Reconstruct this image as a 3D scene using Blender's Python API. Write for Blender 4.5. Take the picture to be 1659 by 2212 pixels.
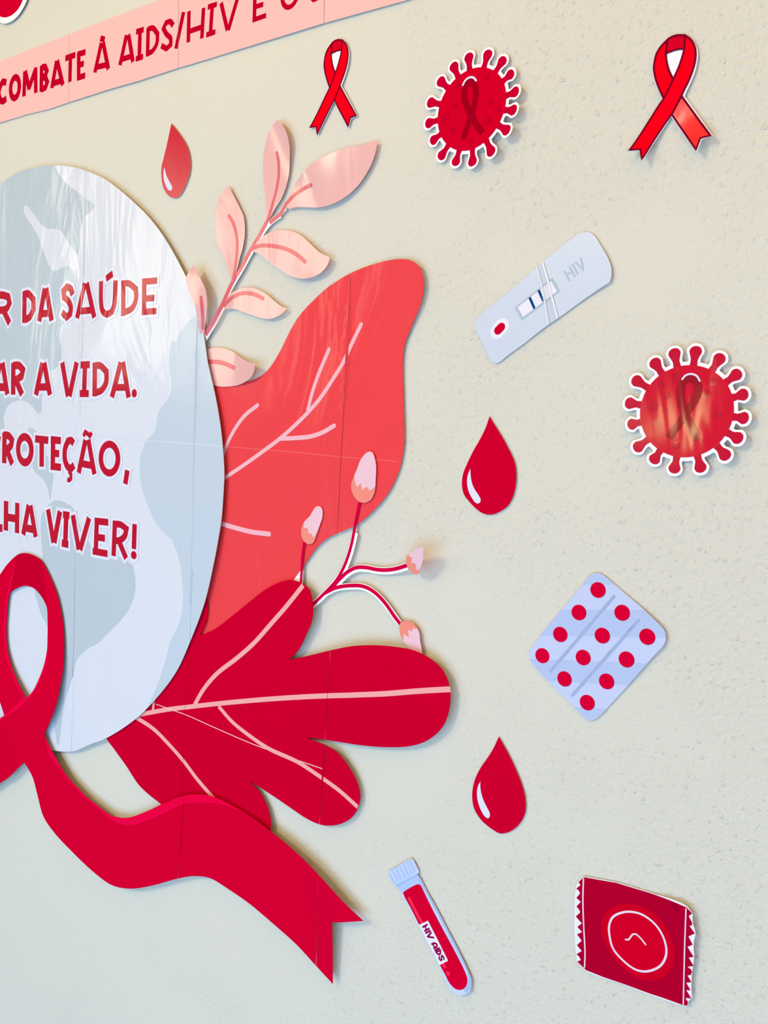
import bpy, bmesh, math, random
import numpy as np
from mathutils import Vector, Matrix, geometry

for o in list(bpy.data.objects): bpy.data.objects.remove(o)
S = bpy.context.scene
COL = S.collection
MM = 0.001
DIST = 0.576          # camera to wall, metres
EYE = 1.5             # camera height

# ---- camera
cd = bpy.data.cameras.new('camera'); cam = bpy.data.objects.new('camera', cd); COL.objects.link(cam)
cd.sensor_fit = 'VERTICAL'; cd.sensor_height = 36.0; cd.lens = 1750.0 / 2212.0 * 36.0
cd.clip_start = 0.01; cd.clip_end = 100
R = [[0.811846, -0.099611, 0.575311], [0.581072, 0.041472, -0.812795], [0.057104, 0.994162, 0.09155]]
m = Matrix(((R[0][0], R[0][1], R[0][2], 0.0), (R[1][0], R[1][1], R[1][2], -DIST), (R[2][0], R[2][1], R[2][2], EYE), (0, 0, 0, 1)))
cam.matrix_world = m
S.camera = cam

# ---- colour management
S.view_settings.view_transform = 'Standard'; S.view_settings.look = 'None'
S.view_settings.gamma = 1.0; S.view_settings.use_curve_mapping = False
S.view_settings.exposure = 0.0

# ---- world and lights
w = bpy.data.worlds.new('world'); S.world = w; w.use_nodes = True
bg = w.node_tree.nodes['Background']; bg.inputs[0].default_value = (0.98, 1.0, 0.8, 1); bg.inputs[1].default_value = 0.24
def area(name, loc, target, sx, sy, radiance, col):
    l = bpy.data.lights.new(name, 'AREA'); l.shape = 'RECTANGLE'; l.size = sx; l.size_y = sy; l.energy = radiance * math.pi * sx * sy; l.color = col
    o = bpy.data.objects.new(name, l); COL.objects.link(o); o.location = loc
    o.rotation_euler = (Vector(target) - Vector(loc)).to_track_quat('-Z', 'Y').to_euler(); return o
area('left_window', (-4.5, -3.4, 2.5), (0.0, -3.4, 2.5), 1.5, 1.3, 5.6, (1.0, 0.88, 0.62))
area('warm_top_fill', (0.4, -1.0, 2.8), (0.4, -0.4, 1.5), 3.6, 1.6, 1.3, (1.0, 0.42, 0.0))  # added overhead fill that warms the upper wall
area('added_key_light', (-1.7, -3.0, 2.9), (-0.5, 0, 1.4), 0.8, 0.8, 20.0, (1.0, 0.92, 0.68))  # added key light throwing shadows to the lower right, no known window
area('virus_glare_light', (-1.03, -2.6, 1.66), (-0.14, 0, 1.53), 0.13, 0.16, 12.0, (0.8, 0.88, 0.42))  # added source, placed to mirror as warm glare on the right virus
area('low_cool_fill', (-0.1, -2.2, 0.4), (-0.2, 0, 1.0), 4.2, 1.8, 2.85, (0.36, 0.59, 1.0))  # added cool fill from below for the lower wall, no known door

# ---- lift of each paper cutout off the wall (mm)
def wave(x, z, a, fx, fz, ph):
    return a * (math.sin(fx * x + 1.7 * math.sin(fz * z + ph)) + math.sin(fz * z * 0.7 + 0.8 * math.sin(fx * 0.6 * x) + 2.1 * ph)) * 0.5
def lift(key, x, z):
    # millimetres a sheet stands off the wall at wall point (x, z) in mm
    base, a, fx, fz, ph, curls = LIFT[key]
    h = base + (wave(x, z, a, fx, fz, ph) if a else 0.0)
    for (cx, cz, tx, tz, up, pw, rad) in curls:
        dx, dz = tx - cx, tz - cz
        L2 = dx * dx + dz * dz
        t = ((x - cx) * dx + (z - cz) * dz) / L2
        if t > 0:
            if rad:
                d2 = ((x - tx) ** 2 + (z - tz) ** 2) / (rad * rad)
                k = math.exp(-d2 * d2)
            else:
                k = 1.0
            h += up * k * min(t, 1.4) ** pw
    return max(h, 0.15)

# ---- outlines of the paper cutouts, in millimetres on the wall (x right, z up, from the point opposite the camera)
LIFT = {'banner': [1.6,0.5,0.02,0.03,1.0,[]],
 'corner': [2.5,0,0.03,0.02,0,[]],
 'coral': [1.6,0.6,0.035,0.022,0.4,[[-422.2,73.7,-385.7,134.4,3.0,2,0],[-465.0,98.9,-392.9,18.6,0.5,2,0]]],
 'buds': [3.5,0,0.03,0.02,0,[[-399.2,-115.1,-364.5,-97.6,10,1.6,45]]],
 'sprig': [2.6,0.6,0.05,0.03,2,[[-558.2,179.7,-483.1,157.9,2.6,2,48],[-593.1,122.6,-532.3,115.4,1.6,1.6,38],[-609.8,63.5,-571.2,64.3,5,2,30],[-552.5,253.8,-537.5,262.7,2.5,2,60],[-485.5,233.4,-436.4,251.2,1,2,90],[-2086.9,204.1,-657.4,133.5,8.8,1,40]]],
 'dark': [4.4,0.6,0.03,0.025,3.0,[[-589.3,-181.6,-485.9,-159.7,3.5,2,140],[-419.2,-232.4,-328.8,-218.5,2.5,2,170],[-549.8,-330.7,-522.6,-385.5,1.5,2,80]]],
 'globe': [6.4,0.9,0.045,0.018,0.8,[]],
 'ribbon': [9.0,0.6,0.03,0.02,1.9,[[-521.8,-434.1,-404.5,-440.8,-5,1.3,0],[-859.3,-547.0,-913.6,-420.1,3,2,130],[-546.6,-445.7,-487.3,-402.7,4,2,150]]],
 'dropa': [1.2,0,0.03,0.02,0,[[-696.8,230.7,-707.6,315.7,0.35,1,0]]],
 'dropb': [1.2,0,0.03,0.02,0,[]],
 'dropc': [1.2,0,0.03,0.02,0,[]],
 'ribb': [1.6,0,0.03,0.02,0,[[-177.0,231.9,-163.6,209.3,4,2,60],[-190.7,227.4,-208.2,206.9,5,2,70]]],
 'riba': [1.6,0,0.03,0.02,0,[]],
 'virb': [2.2,0,0.03,0.02,0,[[-158.3,31.3,-117.9,19.9,3.2,2,0],[-158.3,31.3,-180.8,66.8,1.5,2,0]]],
 'vira': [2.2,0,0.03,0.02,0,[[-343.0,267.1,-308.5,248.4,3.5,2,0]]],
 'strip': [1.2,0,0.03,0.02,0,[[-244.8,129.1,-219.7,128.8,1.1,2,0]]],
 'blister': [1.0,0,0.03,0.02,0,[[-202.1,-146.8,-160.5,-145.3,1.5,2,0]]],
 'tube': [1.3,0,0.03,0.02,0,[[-322.3,-415.3,-292.5,-451.6,1.5,2,0]]],
 'packet': [1.0,0,0.03,0.02,0,[[-149.2,-353.1,-119.4,-346.8,3.5,2,0]]]}
THINGS = [
 ({'n': 'paper_banner','l': 'pink paper banner strip with dark red capital lettering across the top left','c': 'banner','k': 'banner','s': [[[-891.5, 443.8], [-890.2, 378.6]], [[-701.0, 433.8], [-697.9, 366.3]], [[-506.0, 424.1], [-502.2, 364.2]]]}, [
  {"n":"paper_sheet","m":"salmon","v":0,"s":[["L",[[-1274.3,448.5],[-1041.4,445.4],[-990.1,444.6],[-890.6,443.6],[-813.1,443.1],[-730.7,441.3],[-507.9,439.0],[-373.8,436.7],[-366.3,361.8],[-414.7,361.4],[-502.0,364.1],[-687.6,366.0],[-697.5,366.3],[-761.6,366.1],[-810.0,367.3],[-889.0,367.6],[-930.7,367.3],[-976.5,369.5],[-1039.4,370.2],[-1267.2,373.3]]]],"x":1},
  {"n":"letter","m":"crimson_text","v":1.0,"s":[["S",8.07,"b",1,[[-1025.1,416.5],[-1033.6,419.0],[-1039.5,414.6],[-1043.3,407.2],[-1039.8,399.0],[-1033.2,395.3],[-1024.8,397.2]]]]},
  {"n":"letter","m":"crimson_text","v":1.15,"s":[["E",-1005.2,406.3,10.0,12.2,7.83]]},
  {"n":"letter","m":"crimson_text","v":1.3,"s":[["S",7.56,"b",0,[[-984.7,392.1],[-982.9,421.5]]],["S",7.47,"b",0,[[-982.3,421.1],[-973.0,398.7]]],["S",7.36,"b",0,[[-974.2,398.9],[-958.8,419.8]]],["S",7.35,"b",0,[[-959.7,420.6],[-958.6,391.3]]]]},
  {"n":"letter","m":"crimson_text","v":1.45,"s":[["S",7.26,"b",0,[[-946.9,390.6],[-946.6,420.5]]],["S",7.17,"b",1,[[-946.8,418.4],[-939.1,417.3],[-935.5,411.8],[-938.6,407.2],[-946.6,406.4]]],["S",7.15,"b",1,[[-946.6,406.4],[-938.3,405.0],[-934.3,398.8],[-938.1,393.5],[-946.9,392.6]]]]},
  {"n":"letter","m":"crimson_text","v":1.6,"s":[["S",7.0,"b",0,[[-924.6,390.2],[-915.3,419.2]]],["S",6.89,"b",0,[[-914.5,419.2],[-902.0,389.3]]],["S",6.9,"b",0,[[-921.2,395.0],[-903.5,394.6]]]]},
  {"n":"letter","m":"crimson_text","v":1.0,"s":[["S",6.71,"b",0,[[-898.2,418.2],[-878.6,418.1]]],["S",6.78,"b",0,[[-888.1,418.4],[-888.1,390.0]]]]},
  {"n":"letter","m":"crimson_text","v":1.15,"s":[["S",6.64,"b",0,[[-872.2,419.2],[-870.9,389.4]]],["S",6.55,"b",0,[[-874.8,417.6],[-859.1,417.0]]],["S",6.57,"b",0,[[-873.2,405.2],[-861.7,405.0]]],["S",6.55,"b",0,[[-873.7,391.5],[-858.4,391.3]]]]},
  {"n":"letter","m":"crimson_text","v":1.3,"s":[["S",6.28,"b",0,[[-831.9,425.9],[-824.2,422.6]]],["S",6.32,"b",0,[[-840.3,390.7],[-829.9,420.6]]],["S",6.21,"b",0,[[-826.8,420.2],[-815.6,389.3]]],["S",6.23,"b",0,[[-837.5,396.0],[-817.6,394.6]]]]},
  {"n":"letter","m":"crimson_text","v":1.45,"s":[["S",5.98,"b",0,[[-795.1,389.3],[-785.3,418.8]]],["S",5.89,"b",0,[[-781.9,418.4],[-772.6,388.1]]],["S",5.9,"b",0,[[-793.0,394.9],[-774.7,394.5]]]]},
  {"n":"letter","m":"crimson_text","v":1.6,"s":[["S",5.81,"b",0,[[-762.3,418.8],[-762.0,388.7]]],["S",5.77,"b",0,[[-768.8,418.2],[-756.1,417.6]]],["S",5.76,"b",0,[[-767.8,390.0],[-755.6,390.0]]]]},
  {"n":"letter","m":"crimson_text","v":1.0,"s":[["S",5.71,"b",0,[[-748.7,418.0],[-748.3,388.7]]],["S",5.6,"b",1,[[-749.6,416.3],[-740.8,415.5],[-732.9,407.8],[-733.6,398.5],[-740.1,392.4],[-748.7,391.1]]]]},
  {"n":"letter","m":"crimson_text","v":1.15,"s":[["S",5.49,"b",1,[[-708.1,410.3],[-713.0,415.4],[-719.6,415.8],[-723.4,411.1],[-718.4,404.4],[-711.5,398.3],[-711.2,392.1],[-717.7,389.7],[-726.2,394.6]]]]},
  {"n":"letter","m":"crimson_text","v":1.3,"s":[["S",5.38,"b",0,[[-692.3,419.7],[-702.6,386.4]]]]},
  {"n":"letter","m":"crimson_text","v":1.45,"s":[["S",5.24,"b",0,[[-684.0,418.5],[-683.6,388.4]]],["S",5.1,"b",0,[[-662.2,416.3],[-663.3,387.6]]],["S",5.1,"b",0,[[-683.5,398.7],[-662.6,398.5]]]]},
  {"n":"letter","m":"crimson_text","v":1.6,"s":[["S",5.02,"b",0,[[-649.4,415.8],[-650.8,387.9]]],["S",4.97,"b",0,[[-655.8,415.5],[-642.9,414.9]]],["S",4.97,"b",0,[[-656.8,389.3],[-643.7,389.3]]]]},
  {"n":"letter","m":"crimson_text","v":1.0,"s":[["S",4.85,"b",0,[[-636.8,414.7],[-626.5,386.8]]],["S",4.85,"b",0,[[-613.5,414.3],[-625.3,386.5]]]]},
  {"n":"letter","m":"crimson_text","v":1.15,"s":[["S",4.61,"b",0,[[-590.6,414.8],[-589.8,386.5]]],["S",4.54,"b",0,[[-590.2,399.3],[-578.9,399.0]]],["S",4.51,"b",0,[[-592.3,387.9],[-574.5,388.0]]],["S",4.52,"b",0,[[-592.0,413.3],[-575.7,412.9]]]]},
  {"n":"letter","m":"crimson_text","v":1.3,"s":[["E",-545.0,400.0,9.8,11.8,4.39]]},
  {"n":"letter","m":"crimson_text","v":1.45,"s":[["S",4.14,"b",1,[[-524.9,412.4],[-524.0,400.2],[-521.8,393.0],[-515.6,387.2],[-510.8,387.8],[-508.8,393.9],[-507.7,412.0]]]]},
 ]),
 ({'n': 'drop_cutout','l': 'round bottom of a red cutout with thick white border at the top left corner','c': 'cutout','k': 'corner'}, [
  {"n":"white_backing","m":"white","v":0,"s":[["P",[[-973.8,516.2],[-979.4,503.2],[-992.9,492.3],[-1008.3,487.0],[-1027.4,487.0],[-1040.4,491.8],[-1060.4,503.3],[-1077.6,521.0],[-1081.4,539.0],[-1068.4,559.2],[-1049.0,575.6],[-1023.5,583.1],[-997.8,556.4],[-978.8,533.5]]]]},
  {"n":"red_print","m":"crimson","v":1.0,"s":[["P",[[-984.5,519.0],[-988.7,505.5],[-999.2,497.1],[-1014.8,493.5],[-1029.2,494.8],[-1040.6,498.9],[-1055.6,508.0],[-1069.2,522.3],[-1071.9,536.6],[-1061.7,554.1],[-1042.3,567.1],[-1023.3,573.3],[-1004.0,554.9],[-989.6,536.4]]]]},
 ]),
 ({'n': 'coral_leaf_cutout','l': 'large coral red wavy leaf cutout with pale pink veins beside the globe','c': 'leaf','k': 'coral','s': [[[-456.0, 142.5], [-456.3, -88.9]]]}, [
  {"n":"paper_sheet","m":"coral","v":0,"s":[["P",[[-670.6,43.5],[-642.4,42.8],[-615.1,43.0],[-586.7,45.2],[-568.6,49.3],[-557.2,54.2],[-548.2,61.8],[-537.6,75.4],[-526.0,94.1],[-516.0,107.1],[-504.2,117.2],[-485.9,129.9],[-469.2,137.8],[-456.0,142.5],[-436.6,147.1],[-414.5,149.9],[-400.7,149.8],[-390.1,147.5],[-382.3,142.2],[-378.5,134.4],[-377.1,125.0],[-379.8,112.2],[-386.7,97.2],[-392.6,84.2],[-394.9,75.8],[-395.4,64.9],[-394.1,49.0],[-391.8,26.9],[-389.1,-5.0],[-391.1,-21.3],[-394.2,-31.4],[-402.2,-47.2],[-413.5,-60.9],[-431.5,-76.9],[-445.8,-84.4],[-467.1,-94.9],[-478.8,-104.3],[-487.0,-114.3],[-495.3,-125.7],[-505.5,-139.2],[-524.6,-177.4],[-572.8,-219.2],[-626.5,-239.9],[-671.0,-228.7],[-683.7,-139.6],[-681.2,-39.7]]]],"x":1},
  {"n":"vein","m":"vein_pink","v":1.0,"s":[["S",3.98,"r",1,[[-614.1,-54.4],[-608.9,-51.7],[-582.0,-36.6],[-555.0,-20.7],[-530.7,-5.8],[-513.0,7.2],[-499.4,18.4],[-484.7,32.6],[-472.2,48.5],[-460.0,65.3],[-452.7,79.3],[-442.5,97.4]]]]},
  {"n":"vein","m":"vein_pink","v":1.15,"s":[["S",3.9,"r",1,[[-498.9,21.6],[-494.6,37.7],[-488.0,55.0],[-477.5,76.5]]]]},
  {"n":"vein","m":"vein_pink","v":1.3,"s":[["S",4.12,"r",1,[[-532.5,-6.9],[-512.1,-5.3],[-494.3,-3.1],[-479.0,1.6],[-466.7,8.0]]]]},
  {"n":"vein","m":"vein_pink","v":1.45,"s":[["S",4.17,"r",1,[[-613.1,-35.8],[-609.4,-27.0],[-603.9,-14.7],[-592.4,1.8],[-580.7,13.6],[-563.8,24.0]]]]},
  {"n":"vein","m":"vein_pink","v":1.6,"s":[["S",4.78,"r",1,[[-616.1,-95.4],[-609.6,-96.5],[-586.5,-98.9],[-564.1,-100.3],[-540.9,-99.7]]]]},
  {"n":"seam_crease","m":"coral_seam","v":1.0,"s":[["S",0.33,"b",1,[[-612.0,-18.2],[-561.0,-18.5],[-511.3,-18.7],[-465.5,-19.6],[-426.2,-19.7],[-395.0,-20.1]]]]},
 ]),
 ({'n': 'bud_sprig_cutout','l': 'thin red stemmed sprig with four pink flower buds over the coral leaf edge','c': 'sprig','k': 'buds'}, [
  {"n":"white_backing","m":"white","v":0,"s":[["S",6.35,"b",1,[[-485.0,-163.0],[-479.8,-159.0],[-468.3,-148.6],[-459.4,-139.5],[-452.6,-131.5],[-445.8,-121.2],[-441.1,-109.9],[-437.2,-96.1],[-435.2,-85.9]]],["S",6.29,"b",1,[[-458.4,-140.5],[-449.2,-131.3],[-439.4,-122.4],[-430.2,-117.7],[-420.5,-116.3],[-409.0,-116.4],[-397.8,-115.2],[-387.1,-112.3],[-374.0,-107.3]]],["S",5.87,"b",1,[[-466.7,-146.5],[-455.9,-140.2],[-446.4,-136.9],[-434.5,-134.5],[-425.1,-133.3],[-415.8,-134.6],[-406.3,-138.6],[-396.8,-145.3],[-388.7,-152.6],[-382.1,-158.7]]],["L",[[-505.8,-140.0],[-498.1,-130.1],[-494.0,-128.3],[-493.7,-143.2],[-501.7,-142.4]]]]},
  {"n":"stem","m":"stem_red","v":1.0,"s":[["S",3.04,"b",1,[[-486.0,-163.4],[-480.4,-159.0],[-469.1,-148.2],[-460.9,-140.1],[-454.0,-132.3],[-447.4,-121.7],[-442.2,-109.5],[-438.3,-95.7],[-435.8,-80.3],[-433.7,-67.9],[-432.0,-58.2]]]]},
  {"n":"stem","m":"stem_red","v":1.15,"s":[["S",3.36,"b",1,[[-458.4,-139.7],[-449.3,-129.6],[-440.2,-121.6],[-431.0,-116.9],[-420.5,-115.5],[-409.0,-115.7],[-397.8,-114.4],[-387.1,-111.5],[-373.9,-106.4]]]]},
  {"n":"stem","m":"stem_red","v":1.3,"s":[["S",3.36,"b",1,[[-466.7,-145.9],[-455.9,-139.8],[-446.4,-136.4],[-434.6,-133.8],[-425.2,-132.7],[-415.8,-134.0],[-406.3,-138.1],[-396.8,-144.9],[-388.5,-152.8],[-381.2,-159.1]]]]},
  {"n":"stem","m":"stem_red","v":1.45,"s":[["S",2.89,"b",1,[[-496.1,-142.6],[-496.0,-138.6],[-495.8,-127.6],[-495.6,-114.6],[-494.1,-101.0]]]]},
  {"n":"bud","m":"bud_orange","v":2.0,"s":[["P",[[-423.6,-12.9],[-420.1,-14.0],[-417.5,-19.4],[-415.8,-26.6],[-415.6,-34.8],[-415.5,-43.0],[-416.5,-49.5],[-420.1,-55.4],[-426.8,-58.5],[-433.8,-57.6],[-439.5,-52.5],[-442.3,-46.1],[-441.8,-40.5],[-439.4,-36.1],[-436.9,-29.9],[-432.9,-20.3],[-427.5,-14.5]]]]},
  {"n":"bud_tip","m":"bud_pink","v":3.0,"s":[["P",[[-423.6,-12.9],[-420.1,-14.0],[-417.5,-19.4],[-415.8,-26.6],[-415.6,-34.8],[-415.5,-42.8],[-418.3,-45.3],[-421.2,-47.4],[-424.3,-44.2],[-427.0,-45.3],[-429.2,-48.0],[-431.7,-41.5],[-433.6,-43.4],[-435.6,-45.4],[-437.8,-41.1],[-439.4,-36.1],[-436.9,-29.9],[-432.9,-20.3],[-427.5,-14.5]]]],"a":5},
  {"n":"bud","m":"bud_orange","v":2.15,"s":[["P",[[-478.8,-66.3],[-475.6,-67.2],[-473.8,-69.9],[-473.7,-76.7],[-475.9,-82.8],[-478.5,-89.9],[-480.7,-96.5],[-483.5,-101.2],[-488.5,-103.0],[-493.8,-101.5],[-497.7,-97.0],[-498.6,-91.2],[-497.4,-86.1],[-495.0,-82.4],[-488.9,-76.8],[-484.9,-70.6],[-481.9,-67.3]]]]},
  {"n":"bud_tip","m":"bud_pink","v":3.15,"s":[["P",[[-478.8,-66.3],[-475.6,-67.2],[-473.8,-69.9],[-473.7,-76.7],[-475.9,-82.8],[-478.5,-89.9],[-480.7,-93.1],[-483.2,-96.5],[-485.6,-92.6],[-487.6,-93.1],[-489.2,-92.6],[-490.0,-89.7],[-491.1,-87.9],[-493.1,-88.1],[-494.9,-89.1],[-495.3,-85.9],[-494.8,-82.4],[-488.9,-76.8],[-484.9,-70.6],[-481.9,-67.3]]]],"a":7},
  {"n":"bud","m":"bud_orange","v":2.3,"s":[["P",[[-352.1,-87.1],[-350.5,-88.4],[-351.3,-92.4],[-352.2,-97.9],[-355.4,-103.8],[-357.9,-108.7],[-360.1,-111.4],[-364.9,-112.5],[-370.1,-110.5],[-374.0,-107.1],[-375.1,-101.8],[-373.6,-97.9],[-370.0,-95.5],[-365.0,-92.5],[-359.9,-89.4]]]]},
  {"n":"bud_tip","m":"bud_pink","v":3.3,"s":[["P",[[-352.1,-87.1],[-350.5,-88.4],[-351.3,-92.4],[-352.2,-97.9],[-355.4,-103.8],[-357.5,-107.6],[-359.8,-107.6],[-362.2,-108.8],[-362.2,-103.7],[-365.0,-103.0],[-367.8,-103.7],[-367.3,-98.2],[-369.5,-98.2],[-371.5,-98.0],[-370.0,-95.5],[-365.0,-92.5],[-359.9,-89.4]]]],"a":9},
  {"n":"bud","m":"bud_orange","v":2.45,"s":[["P",[[-381.5,-160.7],[-379.9,-157.2],[-375.7,-155.4],[-370.7,-155.6],[-366.3,-157.0],[-363.0,-159.6],[-360.8,-163.3],[-359.6,-169.4],[-357.5,-176.2],[-356.6,-182.4],[-361.3,-182.4],[-366.8,-181.3],[-372.5,-176.5],[-376.6,-173.1],[-379.5,-169.6],[-381.2,-165.3]]]]},
  {"n":"bud_tip","m":"bud_pink","v":3.45,"s":[["P",[[-376.3,-173.4],[-376.4,-167.1],[-375.1,-167.2],[-373.6,-168.4],[-371.1,-168.7],[-372.4,-162.7],[-370.7,-162.4],[-368.6,-163.4],[-367.2,-159.9],[-364.8,-160.4],[-362.9,-159.8],[-360.8,-163.3],[-359.6,-169.4],[-357.5,-176.2],[-356.6,-182.4],[-361.3,-182.4],[-366.8,-181.3],[-372.5,-176.5]]]],"a":11},
 ]),
 ({'n': 'pink_leaf_sprig_cutout','l': 'pale pink leafy sprig with seven leaves growing up right from behind the globe','c': 'sprig','k': 'sprig'}, [
  {"n":"white_backing","m":"white","v":0,"s":[["S",5.57,"b",1,[[-642.5,87.3],[-637.2,93.0],[-626.0,105.4],[-613.7,122.7],[-607.2,136.3],[-590.9,156.8],[-579.1,172.9],[-570.1,183.9],[-561.9,192.7],[-553.3,198.4],[-543.7,202.1]]],["S",4.64,"b",1,[[-565.3,188.5],[-557.7,195.7],[-546.9,201.4],[-537.5,208.1]]]]},
  {"n":"stem","m":"stem_rose","v":1.0,"s":[["S",4.24,"b",1,[[-638.9,93.3],[-627.0,105.6],[-614.8,122.9],[-608.8,134.7],[-603.9,143.3],[-592.0,157.6],[-580.5,174.0],[-571.1,184.8],[-563.1,195.5],[-556.9,205.4],[-552.9,210.2]]]]},
  {"n":"stem","m":"stem_rose","v":1.15,"s":[["S",4.08,"b",1,[[-557.7,196.3],[-552.3,199.1],[-543.8,203.3],[-538.3,209.9]]]]},
  {"n":"leaf","m":"leaf_pink","v":2.0,"s":[["P",[[-550.3,287.8],[-543.5,282.9],[-536.5,273.4],[-533.5,262.4],[-534.1,250.0],[-535.4,237.3],[-538.5,226.7],[-543.3,217.2],[-550.6,209.1],[-558.0,199.8],[-561.8,196.2],[-564.0,200.4],[-563.5,209.5],[-565.0,221.0],[-567.3,232.6],[-569.0,244.2],[-569.4,257.7],[-567.6,269.8],[-563.4,280.3],[-557.2,285.6]]]]},
  {"n":"vein","m":"stem_rose","v":3.0,"s":[["S",3.28,"r",1,[[-552.1,259.5],[-549.4,250.4],[-548.7,238.1],[-551.0,224.9],[-554.9,213.0],[-558.9,202.1],[-563.3,194.6]]]],"a":3},
  {"n":"leaf","m":"leaf_pink","v":2.15,"s":[["P",[[-434.0,251.7],[-434.6,244.7],[-438.0,235.1],[-444.1,225.8],[-453.0,216.7],[-463.2,210.0],[-474.9,205.3],[-487.3,203.1],[-497.4,203.0],[-511.2,205.0],[-525.3,206.6],[-533.8,206.3],[-537.6,208.7],[-533.8,217.2],[-528.0,226.3],[-517.0,233.9],[-503.3,241.4],[-488.7,246.5],[-470.7,250.0],[-449.5,250.6]]]]},
  {"n":"vein","m":"stem_rose","v":3.15,"s":[["S",3.46,"r",1,[[-504.6,223.1],[-516.1,221.2],[-527.6,217.5],[-536.8,211.4],[-537.7,210.7]]]],"a":5},
  {"n":"leaf","m":"leaf_pink","v":2.3,"s":[["P",[[-614.4,236.8],[-607.0,227.1],[-598.0,214.4],[-592.5,205.7],[-590.2,195.0],[-589.9,184.4],[-589.9,185.6],[-591.8,175.8],[-595.2,166.1],[-598.3,155.3],[-603.9,142.8],[-605.4,146.6],[-611.2,158.0],[-618.7,169.6],[-625.6,179.5],[-629.6,191.0],[-631.5,201.4],[-631.4,202.5],[-631.2,213.3],[-629.2,223.8],[-626.0,229.4],[-621.1,234.1]]]]},
  {"n":"vein","m":"stem_rose","v":3.3,"s":[["S",3.73,"r",1,[[-612.7,208.3],[-612.1,207.6],[-606.2,200.7],[-601.3,189.3],[-599.3,178.2],[-599.7,166.4],[-600.9,155.5],[-603.3,143.7]]]],"a":7},
  {"n":"leaf","m":"leaf_pink","v":2.45,"s":[["P",[[-567.9,183.1],[-560.0,186.4],[-550.1,188.0],[-539.0,187.6],[-525.5,184.6],[-514.2,179.2],[-502.7,171.2],[-490.2,162.4],[-478.1,157.1],[-479.5,152.2],[-485.4,146.0],[-494.4,142.1],[-505.7,140.6],[-517.9,141.8],[-529.5,145.6],[-544.0,153.3],[-558.4,161.5],[-570.0,168.2],[-578.8,171.6],[-575.6,177.1]]]]},
  {"n":"vein","m":"stem_rose","v":3.45,"s":[["S",3.78,"r",1,[[-578.0,174.8],[-568.0,175.9],[-555.5,174.7],[-541.7,172.0],[-529.2,167.8],[-517.7,162.0],[-508.9,156.0]]]],"a":9},
  {"n":"leaf","m":"leaf_pink","v":2.6,"s":[["P",[[-610.3,127.2],[-604.6,132.8],[-595.8,136.0],[-585.5,137.2],[-575.2,136.6],[-564.8,133.3],[-554.2,128.2],[-543.6,121.4],[-535.8,117.1],[-528.2,114.5],[-534.1,110.4],[-542.6,107.2],[-551.3,106.0],[-562.9,107.4],[-576.2,110.9],[-589.5,114.7],[-600.3,117.7],[-612.7,117.8],[-613.7,122.9]]]]},
  {"n":"vein","m":"stem_rose","v":3.6,"s":[["S",3.81,"r",1,[[-613.2,121.5],[-609.8,124.2],[-603.2,128.6],[-591.7,131.9],[-580.0,131.7],[-569.6,129.1],[-561.0,125.5]]]],"a":11},
  {"n":"leaf","m":"leaf_pink","v":2.0,"s":[["P",[[-640.8,77.9],[-638.3,78.5],[-628.9,80.3],[-615.0,79.8],[-601.0,76.3],[-586.9,70.3],[-571.4,64.8],[-560.5,63.8],[-561.5,57.7],[-567.5,50.7],[-577.8,46.3],[-590.4,43.1],[-605.7,41.5],[-621.1,41.9],[-629.0,43.4],[-635.7,58.7]]]]},
  {"n":"vein","m":"stem_rose","v":3.0,"s":[["S",4.42,"r",1,[[-637.5,66.3],[-631.1,66.5],[-618.4,65.7],[-607.1,63.3],[-597.3,60.2]]]],"a":13},
  {"n":"leaf","m":"leaf_pink","v":8.0,"s":[["P",[[-652.9,162.7],[-647.9,156.5],[-639.8,146.5],[-634.1,138.7],[-631.5,130.3],[-631.1,121.1],[-633.5,110.1],[-636.7,101.1],[-641.5,87.8],[-645.0,95.7],[-645.2,105.7],[-646.7,119.6],[-652.6,129.3],[-658.8,139.1],[-662.9,149.9],[-659.1,156.3],[-655.2,160.9]]]]},
  {"n":"vein","m":"stem_rose","v":9.0,"s":[["S",3.81,"r",1,[[-638.8,129.1],[-637.7,119.3],[-637.8,110.2],[-639.6,99.7]]]],"a":15},
 ]),
 ({'n': 'red_lobed_leaf_cutout','l': 'dark red oak-like lobed leaf cutout with pink veins under the globe','c': 'leaf','k': 'dark','s': [[[-451.6, -196.0], [-457.6, -364.1]], [[-647.5, -233.8], [-650.6, -408.5]]]}, [
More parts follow.
